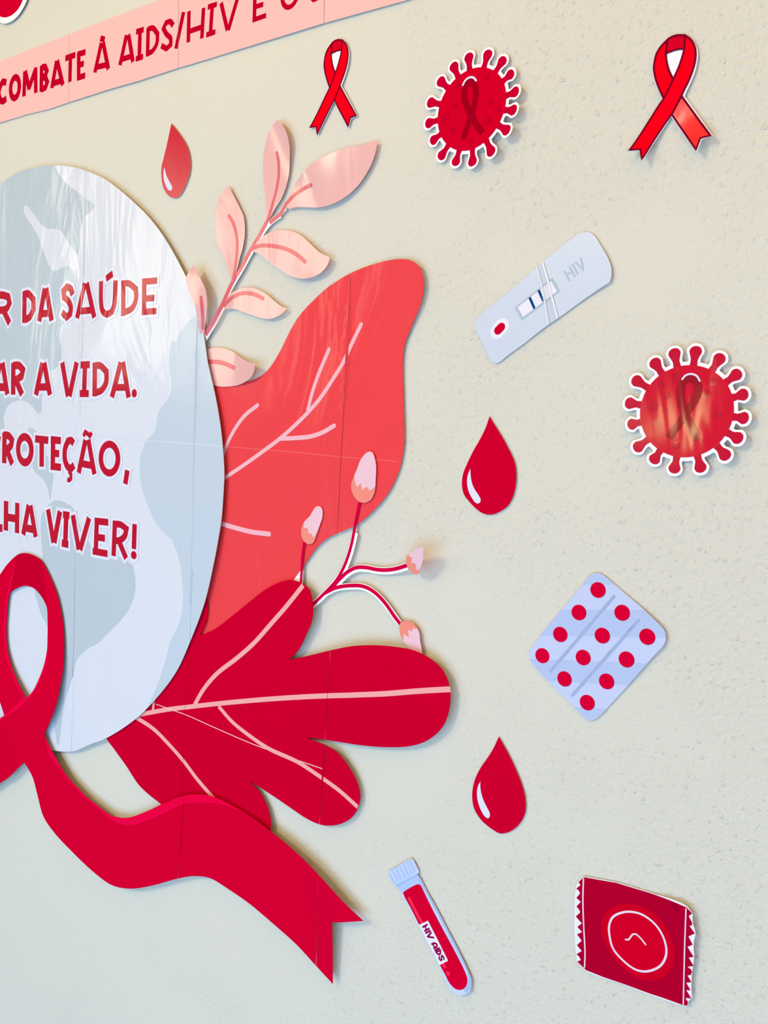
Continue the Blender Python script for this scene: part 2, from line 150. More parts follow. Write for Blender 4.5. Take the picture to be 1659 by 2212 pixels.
  {"n":"paper_sheet","m":"crimson","v":0,"s":[["P",[[-625.2,-168.8],[-621.3,-184.2],[-622.7,-200.5],[-630.9,-217.1],[-609.2,-206.1],[-584.7,-188.0],[-560.8,-169.5],[-540.2,-154.1],[-519.9,-143.4],[-505.6,-139.1],[-491.2,-139.9],[-481.0,-144.5],[-476.8,-153.0],[-475.1,-160.9],[-476.3,-173.4],[-482.5,-187.0],[-491.6,-203.5],[-503.4,-216.0],[-475.9,-205.4],[-451.6,-195.6],[-426.3,-186.5],[-402.9,-181.0],[-380.3,-178.1],[-362.8,-177.5],[-347.5,-180.7],[-334.4,-187.2],[-327.5,-195.8],[-324.3,-206.2],[-324.3,-219.1],[-328.3,-233.2],[-335.2,-243.5],[-347.6,-254.5],[-362.7,-262.3],[-382.8,-268.6],[-405.9,-273.6],[-435.4,-278.3],[-461.8,-282.6],[-479.7,-286.1],[-456.3,-286.3],[-440.3,-289.1],[-427.3,-297.9],[-417.1,-309.3],[-412.1,-322.3],[-413.6,-333.0],[-420.4,-345.6],[-432.4,-355.8],[-444.8,-361.6],[-457.5,-364.5],[-473.7,-364.0],[-490.6,-361.0],[-514.0,-356.5],[-544.0,-351.3],[-565.0,-348.0],[-550.1,-350.8],[-534.4,-358.4],[-522.9,-370.3],[-517.6,-383.9],[-518.7,-395.2],[-538.5,-408.8],[-604.1,-411.0],[-673.4,-421.7],[-682.6,-417.7],[-703.2,-413.1],[-722.5,-406.8],[-746.7,-390.8],[-767.4,-378.5],[-785.1,-367.5],[-793.2,-351.2],[-736.1,-281.0],[-672.2,-226.1],[-637.5,-173.1]]]],"x":1},
  {"n":"vein","m":"vein_salmon","v":1.0,"s":[["S",4.76,"b",1,[[-741.8,-332.5],[-726.5,-326.4],[-678.3,-308.3],[-643.4,-296.7],[-600.8,-282.9],[-548.9,-266.8],[-505.3,-253.8],[-463.3,-241.6],[-423.9,-230.8],[-389.2,-221.6],[-356.4,-211.8],[-324.3,-202.7]]]]},
  {"n":"vein","m":"vein_salmon","v":1.15,"s":[["S",4.7,"b",1,[[-634.1,-291.9],[-621.1,-271.9],[-602.7,-251.6],[-575.5,-229.9],[-552.1,-209.5],[-529.3,-185.5],[-509.8,-164.9],[-489.4,-141.5]]]]},
  {"n":"vein","m":"vein_salmon","v":1.3,"s":[["S",4.23,"b",1,[[-598.1,-285.0],[-578.0,-296.1],[-553.0,-304.3],[-525.8,-310.3],[-488.3,-312.7],[-460.6,-318.4],[-436.7,-324.7],[-414.3,-333.7]]]]},
  {"n":"vein","m":"vein_salmon","v":1.45,"s":[["S",4.91,"b",1,[[-738.0,-330.0],[-728.3,-330.9],[-699.4,-335.9],[-673.1,-346.1],[-647.6,-358.4],[-626.2,-371.4],[-595.2,-386.7]]]]},
  {"n":"vein","m":"vein_salmon","v":1.6,"s":[["S",3.75,"b",1,[[-701.3,-315.3],[-700.4,-295.2]]]]},
  {"n":"seam_crease","m":"pale_seam","v":1.0,"s":[["S",0.84,"b",1,[[-696.8,-306.7],[-663.9,-306.4],[-646.3,-306.3],[-596.2,-309.2],[-546.5,-311.6],[-502.6,-311.4],[-456.9,-310.2]]]]},
 ]),
 ({'n': 'globe_cutout','l': 'pale blue round globe cutout with dark red slogan lettering at the left edge','c': 'globe','k': 'globe','s': [[[-846.9, 267.2], [-849.2, -331.2]], [[-649.4, 94.9], [-643.3, -202.7]]]}, [
  {"n":"paper_sheet","m":"globe_light","v":0,"s":[["P",[[-1029.5,292.2],[-991.5,300.0],[-950.5,300.7],[-911.5,298.0],[-878.4,292.3],[-851.3,284.7],[-814.1,270.5],[-785.6,255.2],[-758.1,237.9],[-733.9,220.7],[-712.8,202.1],[-694.2,182.5],[-679.9,165.7],[-668.0,150.8],[-654.8,130.0],[-645.6,108.7],[-637.9,86.3],[-632.7,66.7],[-618.9,31.5],[-610.6,5.3],[-605.2,-19.4],[-601.7,-44.3],[-601.5,-58.7],[-602.7,-91.2],[-606.1,-112.8],[-610.9,-136.2],[-622.5,-179.5],[-643.9,-227.2],[-663.0,-261.9],[-694.8,-299.6],[-727.4,-330.1],[-780.8,-367.5],[-811.0,-383.2],[-841.3,-399.6],[-855.9,-404.8],[-891.5,-412.6],[-943.0,-413.1],[-1010.8,-404.2],[-1107.5,-378.7],[-1201.5,-330.7],[-1289.1,-247.5],[-1331.9,-145.8],[-1332.9,-32.6],[-1296.9,71.6],[-1226.8,175.3],[-1144.9,250.7],[-1084.0,279.8]]]],"x":1},
  {"n":"continent","m":"globe_dark","v":1.0,"s":[["P",[[-1349.5,398.2],[-1030.9,347.7],[-908.0,303.6],[-907.7,297.1],[-897.4,284.6],[-883.2,273.2],[-861.3,261.1],[-847.9,253.3],[-834.5,246.3],[-829.1,241.8],[-839.3,235.3],[-849.7,232.5],[-855.8,218.2],[-856.5,199.4],[-860.2,190.2],[-875.3,204.1],[-889.3,218.2],[-903.6,224.4],[-921.3,226.1],[-936.6,234.3],[-952.4,247.6],[-968.3,258.6],[-974.6,257.6],[-972.8,249.9],[-955.1,232.9],[-939.1,216.4],[-929.3,200.7],[-916.7,183.2],[-906.3,174.2],[-893.7,176.6],[-877.4,179.5],[-866.4,170.0],[-863.3,158.7],[-860.0,142.5],[-866.2,126.7],[-881.1,116.0],[-892.0,106.5],[-893.0,95.1],[-888.2,84.9],[-887.3,68.4],[-898.6,60.2],[-908.6,57.7],[-918.3,45.1],[-926.1,23.0],[-925.5,7.7],[-934.1,4.9],[-946.4,14.0],[-961.7,19.7],[-987.1,18.3],[-1003.7,10.8],[-1012.1,-1.9],[-1008.7,-16.1],[-1040.7,-21.0],[-1347.9,-26.2]]]],"c":0},
  {"n":"continent","m":"globe_dark2","v":1.15,"s":[["P",[[-645.2,114.3],[-659.4,109.2],[-675.6,95.5],[-679.5,88.4],[-688.1,87.2],[-690.4,69.8],[-685.5,37.8],[-691.4,26.0],[-704.3,13.9],[-710.4,-7.2],[-724.5,-18.4],[-733.7,-35.6],[-734.2,-54.0],[-728.5,-73.5],[-718.3,-89.5],[-704.6,-106.4],[-685.4,-117.9],[-677.2,-121.4],[-671.1,-129.7],[-673.5,-122.9],[-662.0,-148.3],[-656.1,-181.1],[-660.7,-209.0],[-674.0,-230.7],[-681.2,-254.4],[-692.5,-282.0],[-708.0,-311.2],[-722.4,-330.7],[-662.5,-312.8],[-574.5,-187.1],[-583.4,-11.9],[-584.2,57.3],[-620.9,107.9]]]],"c":0},
  {"n":"continent","m":"globe_dark","v":1.3,"s":[["P",[[-902.9,-103.8],[-888.6,-98.5],[-868.8,-100.6],[-854.9,-105.9],[-846.2,-118.4],[-834.8,-133.8],[-823.7,-142.4],[-806.9,-155.1],[-767.6,-151.5],[-750.1,-155.5],[-752.8,-154.0],[-741.8,-158.1],[-736.9,-175.9],[-738.6,-191.8],[-746.8,-207.5],[-764.0,-226.5],[-786.2,-245.3],[-799.9,-256.8],[-823.4,-270.5],[-840.4,-284.7],[-847.5,-298.6],[-850.9,-311.8],[-858.3,-327.6],[-867.2,-348.7],[-871.9,-373.8],[-876.1,-402.9],[-880.2,-400.0],[-885.0,-385.2],[-888.2,-373.2],[-884.8,-353.1],[-878.7,-327.6],[-887.9,-297.9],[-907.9,-255.7],[-918.0,-246.3],[-927.6,-230.3],[-933.3,-218.4],[-928.2,-193.6],[-917.6,-171.5],[-919.9,-154.1],[-921.8,-142.1],[-920.8,-121.1]]]],"c":0},
  {"n":"continent","m":"globe_dark","v":1.45,"s":[["P",[[-954.4,-15.7],[-946.8,-13.3],[-936.1,-16.7],[-933.2,-26.9],[-925.9,-43.7],[-909.7,-46.2],[-906.2,-57.9],[-897.9,-69.2],[-899.3,-81.2],[-902.4,-99.4],[-907.9,-86.2],[-918.7,-75.0],[-932.7,-69.2],[-942.3,-62.9],[-939.4,-51.4],[-949.0,-39.8],[-966.8,-44.3],[-973.4,-35.8],[-963.7,-23.1]]]],"c":0},
  {"n":"text_line","m":"halo","v":2.0,"s":[["S",16.78,"e3.5",0,[[-1031.0,158.3],[-1030.4,116.8]]],["S",16.46,"e3.5",1,[[-1030.9,153.0],[-1018.6,152.8],[-1004.9,150.0],[-1001.4,142.0],[-1008.3,135.3],[-1030.7,134.0]]],["S",16.47,"e3.5",0,[[-1015.5,133.9],[-1000.2,116.6]]],["S",16.11,"e3.5",0,[[-967.1,155.1],[-965.5,116.1]]],["S",15.9,"e3.5",1,[[-967.5,151.0],[-959.0,151.2],[-946.4,143.4],[-945.8,131.6],[-954.3,122.6],[-965.6,119.5]]],["S",15.65,"e3.5",0,[[-933.6,116.7],[-922.9,155.7]]],["S",15.51,"e3.5",0,[[-920.0,155.7],[-908.1,116.9]]],["S",15.53,"e3.5",0,[[-930.0,125.6],[-910.5,125.9]]],["S",15.17,"e3.5",1,[[-867.0,145.3],[-871.3,152.4],[-878.7,154.8],[-884.9,150.6],[-884.0,143.2],[-875.0,138.0],[-870.0,130.5],[-871.0,123.4],[-877.9,119.8],[-887.6,125.7]]],["S",14.86,"e3.5",0,[[-856.9,117.8],[-843.9,157.0]]],["S",14.69,"e3.5",0,[[-839.8,156.9],[-822.4,117.2]]],["S",14.71,"e3.5",0,[[-851.8,125.6],[-825.1,125.8]]],["S",14.36,"e3.5",0,[[-802.6,159.3],[-790.4,164.0]]],["S",14.47,"e3.5",1,[[-812.0,157.2],[-810.5,133.5],[-807.4,124.4],[-798.9,119.8],[-789.9,122.4],[-786.0,130.0],[-784.9,156.3]]],["S",14.2,"e3.5",0,[[-771.0,155.4],[-770.0,116.9]]],["S",13.99,"e3.5",1,[[-771.4,151.8],[-762.0,151.6],[-749.4,144.8],[-749.0,133.6],[-755.2,124.6],[-770.3,120.4]]],["S",13.87,"e3.5",0,[[-736.0,155.4],[-734.6,116.5]]],["S",13.68,"e3.5",0,[[-739.1,152.0],[-714.9,151.8]]],["S",13.72,"e3.5",0,[[-736.9,133.9],[-718.4,133.9]]],["S",13.69,"e3.5",0,[[-738.5,120.0],[-714.0,119.9]]]]},
  {"n":"letter","m":"slogan_text","v":3.0,"s":[["S",9.78,"b",0,[[-1031.0,158.3],[-1030.4,116.8]]],["S",9.46,"b",1,[[-1030.9,153.0],[-1018.6,152.8],[-1004.9,150.0],[-1001.4,142.0],[-1008.3,135.3],[-1030.7,134.0]]],["S",9.47,"b",0,[[-1015.5,133.9],[-1000.2,116.6]]]],"a":5},
  {"n":"letter","m":"slogan_text","v":3.15,"s":[["S",9.11,"b",0,[[-967.1,155.1],[-965.5,116.1]]],["S",8.9,"b",1,[[-967.5,151.0],[-959.0,151.2],[-946.4,143.4],[-945.8,131.6],[-954.3,122.6],[-965.6,119.5]]]],"a":5},
  {"n":"letter","m":"slogan_text","v":3.3,"s":[["S",8.65,"b",0,[[-933.6,116.7],[-922.9,155.7]]],["S",8.51,"b",0,[[-920.0,155.7],[-908.1,116.9]]],["S",8.53,"b",0,[[-930.0,125.6],[-910.5,125.9]]]],"a":5},
  {"n":"letter","m":"slogan_text","v":3.45,"s":[["S",8.17,"b",1,[[-867.0,145.3],[-871.3,152.4],[-878.7,154.8],[-884.9,150.6],[-884.0,143.2],[-875.0,138.0],[-870.0,130.5],[-871.0,123.4],[-877.9,119.8],[-887.6,125.7]]]],"a":5},
  {"n":"letter","m":"slogan_text","v":3.6,"s":[["S",7.86,"b",0,[[-856.9,117.8],[-843.9,157.0]]],["S",7.69,"b",0,[[-839.8,156.9],[-822.4,117.2]]],["S",7.71,"b",0,[[-851.8,125.6],[-825.1,125.8]]]],"a":5},
  {"n":"letter","m":"slogan_text","v":3.0,"s":[["S",7.36,"b",0,[[-802.6,159.3],[-790.4,164.0]]],["S",7.47,"b",1,[[-812.0,157.2],[-810.5,133.5],[-807.4,124.4],[-798.9,119.8],[-789.9,122.4],[-786.0,130.0],[-784.9,156.3]]]],"a":5},
  {"n":"letter","m":"slogan_text","v":3.15,"s":[["S",7.2,"b",0,[[-771.0,155.4],[-770.0,116.9]]],["S",6.99,"b",1,[[-771.4,151.8],[-762.0,151.6],[-749.4,144.8],[-749.0,133.6],[-755.2,124.6],[-770.3,120.4]]]],"a":5},
  {"n":"letter","m":"slogan_text","v":3.3,"s":[["S",6.87,"b",0,[[-736.0,155.4],[-734.6,116.5]]],["S",6.68,"b",0,[[-739.1,152.0],[-714.9,151.8]]],["S",6.72,"b",0,[[-736.9,133.9],[-718.4,133.9]]],["S",6.69,"b",0,[[-738.5,120.0],[-714.0,119.9]]]],"a":5},
  {"n":"text_line","m":"halo","v":2.15,"s":[["S",17.22,"e3.5",0,[[-1034.2,26.0],[-1020.5,67.2]]],["S",17.06,"e3.5",0,[[-1014.7,67.2],[-1001.6,27.2]]],["S",17.09,"e3.5",0,[[-1028.2,36.1],[-1005.8,36.3]]],["S",16.91,"e3.5",0,[[-988.4,67.0],[-987.9,27.0]]],["S",16.68,"e3.5",1,[[-988.9,63.5],[-975.4,63.4],[-966.6,58.2],[-969.4,50.2],[-981.3,46.0],[-988.4,46.0]]],["S",16.68,"e3.5",0,[[-982.6,46.4],[-967.5,27.4]]],["S",16.18,"e3.5",0,[[-937.7,27.5],[-925.4,66.7]]],["S",16.03,"e3.5",0,[[-922.0,66.7],[-908.3,28.1]]],["S",16.04,"e3.5",0,[[-934.0,37.3],[-910.7,37.6]]],["S",15.64,"e3.5",0,[[-884.3,66.8],[-870.5,27.0]]],["S",15.61,"e3.5",0,[[-854.3,66.8],[-867.3,27.1]]],["S",15.31,"e3.5",0,[[-837.6,66.7],[-838.0,27.9]]],["S",15.18,"e3.5",0,[[-846.3,63.6],[-828.4,63.9]]],["S",15.22,"e3.5",0,[[-846.4,30.6],[-829.0,30.9]]],["S",15.11,"e3.5",0,[[-819.0,66.3],[-817.8,27.9]]],["S",14.89,"e3.5",1,[[-819.3,62.5],[-809.5,62.8],[-797.4,56.0],[-797.4,44.3],[-804.6,35.6],[-818.0,31.4]]],["S",14.62,"e3.5",0,[[-786.4,27.5],[-772.2,66.3]]],["S",14.5,"e3.5",0,[[-768.5,66.6],[-756.6,27.8]]],["S",14.52,"e3.5",0,[[-783.4,38.5],[-759.0,38.8]]],["E",-746.8,32.5,8.0,8.1,0]]},
  {"n":"letter","m":"slogan_text","v":3.45,"s":[["S",10.22,"b",0,[[-1034.2,26.0],[-1020.5,67.2]]],["S",10.06,"b",0,[[-1014.7,67.2],[-1001.6,27.2]]],["S",10.09,"b",0,[[-1028.2,36.1],[-1005.8,36.3]]]],"a":14},
  {"n":"letter","m":"slogan_text","v":3.6,"s":[["S",9.91,"b",0,[[-988.4,67.0],[-987.9,27.0]]],["S",9.68,"b",1,[[-988.9,63.5],[-975.4,63.4],[-966.6,58.2],[-969.4,50.2],[-981.3,46.0],[-988.4,46.0]]],["S",9.68,"b",0,[[-982.6,46.4],[-967.5,27.4]]]],"a":14},
  {"n":"letter","m":"slogan_text","v":3.0,"s":[["S",9.18,"b",0,[[-937.7,27.5],[-925.4,66.7]]],["S",9.03,"b",0,[[-922.0,66.7],[-908.3,28.1]]],["S",9.04,"b",0,[[-934.0,37.3],[-910.7,37.6]]]],"a":14},
  {"n":"letter","m":"slogan_text","v":3.15,"s":[["S",8.64,"b",0,[[-884.3,66.8],[-870.5,27.0]]],["S",8.61,"b",0,[[-854.3,66.8],[-867.3,27.1]]]],"a":14},
  {"n":"letter","m":"slogan_text","v":3.3,"s":[["S",8.31,"b",0,[[-837.6,66.7],[-838.0,27.9]]],["S",8.18,"b",0,[[-846.3,63.6],[-828.4,63.9]]],["S",8.22,"b",0,[[-846.4,30.6],[-829.0,30.9]]]],"a":14},
  {"n":"letter","m":"slogan_text","v":3.45,"s":[["S",8.11,"b",0,[[-819.0,66.3],[-817.8,27.9]]],["S",7.89,"b",1,[[-819.3,62.5],[-809.5,62.8],[-797.4,56.0],[-797.4,44.3],[-804.6,35.6],[-818.0,31.4]]]],"a":14},
  {"n":"letter","m":"slogan_text","v":3.6,"s":[["S",7.62,"b",0,[[-786.4,27.5],[-772.2,66.3]]],["S",7.5,"b",0,[[-768.5,66.6],[-756.6,27.8]]],["S",7.52,"b",0,[[-783.4,38.5],[-759.0,38.8]]]],"a":14},
  {"n":"letter","m":"slogan_text","v":3.0,"s":[["E",-746.8,32.5,4.5,4.6,0]],"a":14},
  {"n":"text_line","m":"halo","v":2.3,"s":[["S",17.62,"e3.5",0,[[-1044.0,-22.1],[-1043.1,-61.5]]],["S",17.38,"e3.5",1,[[-1043.9,-24.8],[-1032.2,-24.7],[-1023.1,-30.2],[-1025.2,-38.5],[-1034.9,-42.7],[-1043.2,-43.1]]],["S",17.21,"e3.5",0,[[-1008.3,-21.8],[-1008.6,-61.3]]],["S",17.01,"e3.5",1,[[-1010.4,-25.3],[-998.2,-25.5],[-990.1,-30.5],[-992.5,-37.3],[-1002.9,-42.7],[-1010.2,-42.8]]],["S",17.0,"e3.5",0,[[-1002.9,-43.1],[-989.5,-61.3]]],["E",-960.0,-41.2,15.4,16.1,16.83],["S",16.1,"e3.5",0,[[-936.8,-26.4],[-909.3,-26.9]]],["S",16.28,"e3.5",0,[[-923.0,-24.7],[-921.4,-59.9]]],["S",16.03,"e3.5",0,[[-899.5,-21.9],[-898.3,-61.7]]],["S",15.82,"e3.5",0,[[-904.2,-25.8],[-883.5,-26.1]]],["S",15.87,"e3.5",0,[[-899.9,-41.8],[-886.2,-42.0]]],["S",15.84,"e3.5",0,[[-903.0,-58.0],[-881.8,-58.1]]],["S",15.75,"e3.5",1,[[-856.9,-28.1],[-861.9,-24.8],[-869.1,-26.1],[-874.5,-35.7],[-874.0,-49.0],[-868.0,-56.6],[-861.5,-58.2],[-855.4,-53.6]]],["S",12.68,"e3.5",1,[[-865.9,-61.0],[-861.5,-64.8],[-861.3,-69.8],[-864.6,-72.1],[-868.5,-71.4]]],["S",15.31,"e3.5",0,[[-845.9,-62.1],[-833.0,-22.9]]],["S",15.17,"e3.5",0,[[-827.5,-22.1],[-814.5,-61.4]]],["S",15.18,"e3.5",0,[[-842.2,-50.6],[-817.2,-51.9]]],["S",12.43,"e3.5",1,[[-837.2,-18.7],[-833.8,-13.7],[-828.5,-15.7],[-824.6,-17.8],[-821.1,-13.8]]],["E",-787.6,-41.7,15.3,16.3,15.03],["S",14.61,"e3.5",0,[[-755.3,-52.7],[-758.1,-68.2]]]]},
  {"n":"letter","m":"slogan_text","v":3.15,"s":[["S",10.62,"b",0,[[-1044.0,-22.1],[-1043.1,-61.5]]],["S",10.38,"b",1,[[-1043.9,-24.8],[-1032.2,-24.7],[-1023.1,-30.2],[-1025.2,-38.5],[-1034.9,-42.7],[-1043.2,-43.1]]]],"a":23},
  {"n":"letter","m":"slogan_text","v":3.3,"s":[["S",10.21,"b",0,[[-1008.3,-21.8],[-1008.6,-61.3]]],["S",10.01,"b",1,[[-1010.4,-25.3],[-998.2,-25.5],[-990.1,-30.5],[-992.5,-37.3],[-1002.9,-42.7],[-1010.2,-42.8]]],["S",10.0,"b",0,[[-1002.9,-43.1],[-989.5,-61.3]]]],"a":23},
  {"n":"letter","m":"slogan_text","v":3.45,"s":[["E",-960.0,-41.2,15.4,16.1,9.83]],"a":23},
  {"n":"letter","m":"slogan_text","v":3.6,"s":[["S",9.1,"b",0,[[-936.8,-26.4],[-909.3,-26.9]]],["S",9.28,"b",0,[[-923.0,-24.7],[-921.4,-59.9]]]],"a":23},
  {"n":"letter","m":"slogan_text","v":3.0,"s":[["S",9.03,"b",0,[[-899.5,-21.9],[-898.3,-61.7]]],["S",8.82,"b",0,[[-904.2,-25.8],[-883.5,-26.1]]],["S",8.87,"b",0,[[-899.9,-41.8],[-886.2,-42.0]]],["S",8.84,"b",0,[[-903.0,-58.0],[-881.8,-58.1]]]],"a":23},
  {"n":"letter","m":"slogan_text","v":3.15,"s":[["S",8.75,"b",1,[[-856.9,-28.1],[-861.9,-24.8],[-869.1,-26.1],[-874.5,-35.7],[-874.0,-49.0],[-868.0,-56.6],[-861.5,-58.2],[-855.4,-53.6]]],["S",5.68,"b",1,[[-865.9,-61.0],[-861.5,-64.8],[-861.3,-69.8],[-864.6,-72.1],[-868.5,-71.4]]]],"a":23},
  {"n":"letter","m":"slogan_text","v":3.3,"s":[["S",8.31,"b",0,[[-845.9,-62.1],[-833.0,-22.9]]],["S",8.17,"b",0,[[-827.5,-22.1],[-814.5,-61.4]]],["S",8.18,"b",0,[[-842.2,-50.6],[-817.2,-51.9]]],["S",5.43,"b",1,[[-837.2,-18.7],[-833.8,-13.7],[-828.5,-15.7],[-824.6,-17.8],[-821.1,-13.8]]]],"a":23},
  {"n":"letter","m":"slogan_text","v":3.45,"s":[["E",-787.6,-41.7,15.3,16.3,8.03]],"a":23},
  {"n":"letter","m":"slogan_text","v":3.6,"s":[["S",7.61,"b",0,[[-755.3,-52.7],[-758.1,-68.2]]]],"a":23},
  {"n":"text_line","m":"halo","v":2.45,"s":[["S",17.58,"e3.5",0,[[-1029.5,-111.1],[-1029.6,-149.9]]],["S",17.35,"e3.5",0,[[-1030.6,-147.3],[-1010.4,-146.3]]],["S",17.26,"e3.5",0,[[-1002.7,-109.9],[-1002.6,-148.4]]],["S",16.97,"e3.5",0,[[-976.9,-109.9],[-976.8,-148.9]]],["S",16.94,"e3.5",0,[[-1003.2,-130.7],[-976.5,-130.5]]],["S",16.63,"e3.5",0,[[-962.4,-149.2],[-950.1,-110.3]]],["S",16.51,"e3.5",0,[[-946.1,-110.3],[-932.9,-148.7]]],["S",16.52,"e3.5",0,[[-958.7,-139.8],[-935.7,-139.9]]],["S",16.1,"e3.5",0,[[-906.2,-111.3],[-893.3,-150.9]]],["S",16.08,"e3.5",0,[[-881.3,-111.2],[-891.9,-150.7]]],["S",15.84,"e3.5",0,[[-868.4,-112.0],[-869.5,-151.0]]],["S",15.71,"e3.5",0,[[-875.0,-114.5],[-862.2,-114.4]]],["S",15.77,"e3.5",0,[[-876.5,-149.3],[-863.4,-149.6]]],["S",15.56,"e3.5",0,[[-855.7,-113.2],[-842.7,-153.1]]],["S",15.54,"e3.5",0,[[-823.8,-113.2],[-840.5,-153.1]]],["S",15.23,"e3.5",0,[[-808.9,-112.0],[-809.7,-153.5]]],["S",14.95,"e3.5",0,[[-813.1,-115.6],[-787.0,-114.5]]],["S",15.03,"e3.5",0,[[-809.9,-134.1],[-792.7,-133.6]]],["S",15.0,"e3.5",0,[[-815.7,-151.3],[-787.0,-150.8]]],["S",14.89,"e3.5",0,[[-774.7,-111.3],[-775.7,-151.9]]],["S",14.67,"e3.5",1,[[-775.1,-115.0],[-763.9,-114.7],[-753.9,-118.4],[-756.5,-126.5],[-765.8,-132.7],[-775.4,-133.9]]],["S",14.67,"e3.5",0,[[-767.6,-132.3],[-753.1,-151.6]]],["S",14.52,"e3.5",0,[[-739.9,-111.3],[-740.0,-139.3]]],["E",-740.0,-146.2,8.3,8.1,0]]},
  {"n":"letter","m":"slogan_text","v":3.0,"s":[["S",10.58,"b",0,[[-1029.5,-111.1],[-1029.6,-149.9]]],["S",10.35,"b",0,[[-1030.6,-147.3],[-1010.4,-146.3]]]],"a":33},
  {"n":"letter","m":"slogan_text","v":3.15,"s":[["S",10.26,"b",0,[[-1002.7,-109.9],[-1002.6,-148.4]]],["S",9.97,"b",0,[[-976.9,-109.9],[-976.8,-148.9]]],["S",9.94,"b",0,[[-1003.2,-130.7],[-976.5,-130.5]]]],"a":33},
  {"n":"letter","m":"slogan_text","v":3.3,"s":[["S",9.63,"b",0,[[-962.4,-149.2],[-950.1,-110.3]]],["S",9.51,"b",0,[[-946.1,-110.3],[-932.9,-148.7]]],["S",9.52,"b",0,[[-958.7,-139.8],[-935.7,-139.9]]]],"a":33},
  {"n":"letter","m":"slogan_text","v":3.45,"s":[["S",9.1,"b",0,[[-906.2,-111.3],[-893.3,-150.9]]],["S",9.08,"b",0,[[-881.3,-111.2],[-891.9,-150.7]]]],"a":33},
  {"n":"letter","m":"slogan_text","v":3.6,"s":[["S",8.84,"b",0,[[-868.4,-112.0],[-869.5,-151.0]]],["S",8.71,"b",0,[[-875.0,-114.5],[-862.2,-114.4]]],["S",8.77,"b",0,[[-876.5,-149.3],[-863.4,-149.6]]]],"a":33},
  {"n":"letter","m":"slogan_text","v":3.0,"s":[["S",8.56,"b",0,[[-855.7,-113.2],[-842.7,-153.1]]],["S",8.54,"b",0,[[-823.8,-113.2],[-840.5,-153.1]]]],"a":33},
  {"n":"letter","m":"slogan_text","v":3.15,"s":[["S",8.23,"b",0,[[-808.9,-112.0],[-809.7,-153.5]]],["S",7.95,"b",0,[[-813.1,-115.6],[-787.0,-114.5]]],["S",8.03,"b",0,[[-809.9,-134.1],[-792.7,-133.6]]],["S",8.0,"b",0,[[-815.7,-151.3],[-787.0,-150.8]]]],"a":33},
  {"n":"letter","m":"slogan_text","v":3.3,"s":[["S",7.89,"b",0,[[-774.7,-111.3],[-775.7,-151.9]]],["S",7.67,"b",1,[[-775.1,-115.0],[-763.9,-114.7],[-753.9,-118.4],[-756.5,-126.5],[-765.8,-132.7],[-775.4,-133.9]]],["S",7.67,"b",0,[[-767.6,-132.3],[-753.1,-151.6]]]],"a":33},
  {"n":"letter","m":"slogan_text","v":3.45,"s":[["S",7.52,"b",0,[[-739.9,-111.3],[-740.0,-139.3]]],["E",-740.0,-146.2,4.8,4.6,0]],"a":33},
  {"n":"seam_crease","m":"halo","v":1.6,"s":[["S",0.58,"b",1,[[-844.9,-16.9],[-810.9,-17.0],[-761.2,-18.1],[-712.5,-18.1],[-667.1,-17.8],[-641.8,-18.2],[-605.5,-17.9]]]]},
 ]),
 ({'n': 'awareness_ribbon_cutout','l': 'large red folded ribbon cutout across the globe with a long tail below','c': 'ribbon','k': 'ribbon','s': [[[-640.7, -388.2], [-647.0, -492.0]], [[-449.4, -405.5], [-450.8, -503.0]]]}, [
  {"n":"paper_sheet","m":"ribbon_red","v":0,"s":[["P",[[-1010.6,-207.8],[-992.8,-191.2],[-966.6,-174.6],[-949.3,-171.0],[-932.4,-171.7],[-915.7,-175.8],[-901.9,-187.2],[-888.3,-203.1],[-877.5,-220.1],[-868.8,-243.4],[-864.2,-265.7],[-862.8,-284.0],[-862.6,-305.5],[-865.5,-323.1],[-871.1,-346.2],[-884.4,-371.9],[-897.8,-392.4],[-883.3,-409.0],[-870.5,-419.1],[-852.5,-432.5],[-834.7,-439.9],[-809.6,-447.9],[-787.4,-451.8],[-770.5,-454.7],[-758.4,-454.4],[-733.6,-447.6],[-702.6,-430.4],[-672.7,-410.9],[-643.2,-393.7],[-621.7,-385.1],[-597.5,-380.0],[-563.7,-380.7],[-530.5,-384.4],[-512.5,-388.1],[-479.6,-396.2],[-449.4,-407.2],[-419.7,-423.0],[-397.4,-433.0],[-431.8,-448.1],[-430.4,-510.3],[-451.3,-500.9],[-474.5,-490.5],[-504.4,-481.7],[-535.9,-474.0],[-569.1,-470.1],[-596.7,-468.8],[-621.2,-475.6],[-646.1,-487.7],[-690.3,-512.8],[-725.4,-529.4],[-758.7,-537.9],[-794.4,-535.3],[-836.9,-526.4],[-875.9,-514.9],[-900.8,-500.6],[-913.3,-477.2],[-923.1,-457.3],[-933.0,-448.0],[-942.0,-441.7],[-956.5,-453.3],[-979.0,-472.6],[-1002.5,-488.7],[-1074.3,-545.9],[-1204.9,-671.1],[-1249.4,-569.3],[-1101.0,-456.6],[-997.5,-396.9],[-986.2,-390.0],[-999.0,-374.7],[-1040.8,-329.2],[-1060.9,-279.7],[-1041.2,-235.2]]],["H",[[-985.9,-228.8],[-970.8,-219.8],[-949.3,-212.8],[-931.1,-212.9],[-917.2,-218.6],[-903.0,-231.3],[-900.2,-247.4],[-898.6,-269.2],[-897.8,-286.3],[-901.8,-306.0],[-912.6,-328.9],[-922.6,-343.2],[-936.1,-355.0],[-958.3,-337.6],[-975.8,-320.2],[-987.4,-301.1],[-991.8,-277.1],[-990.4,-253.6],[-988.1,-234.9]]]],"x":1},
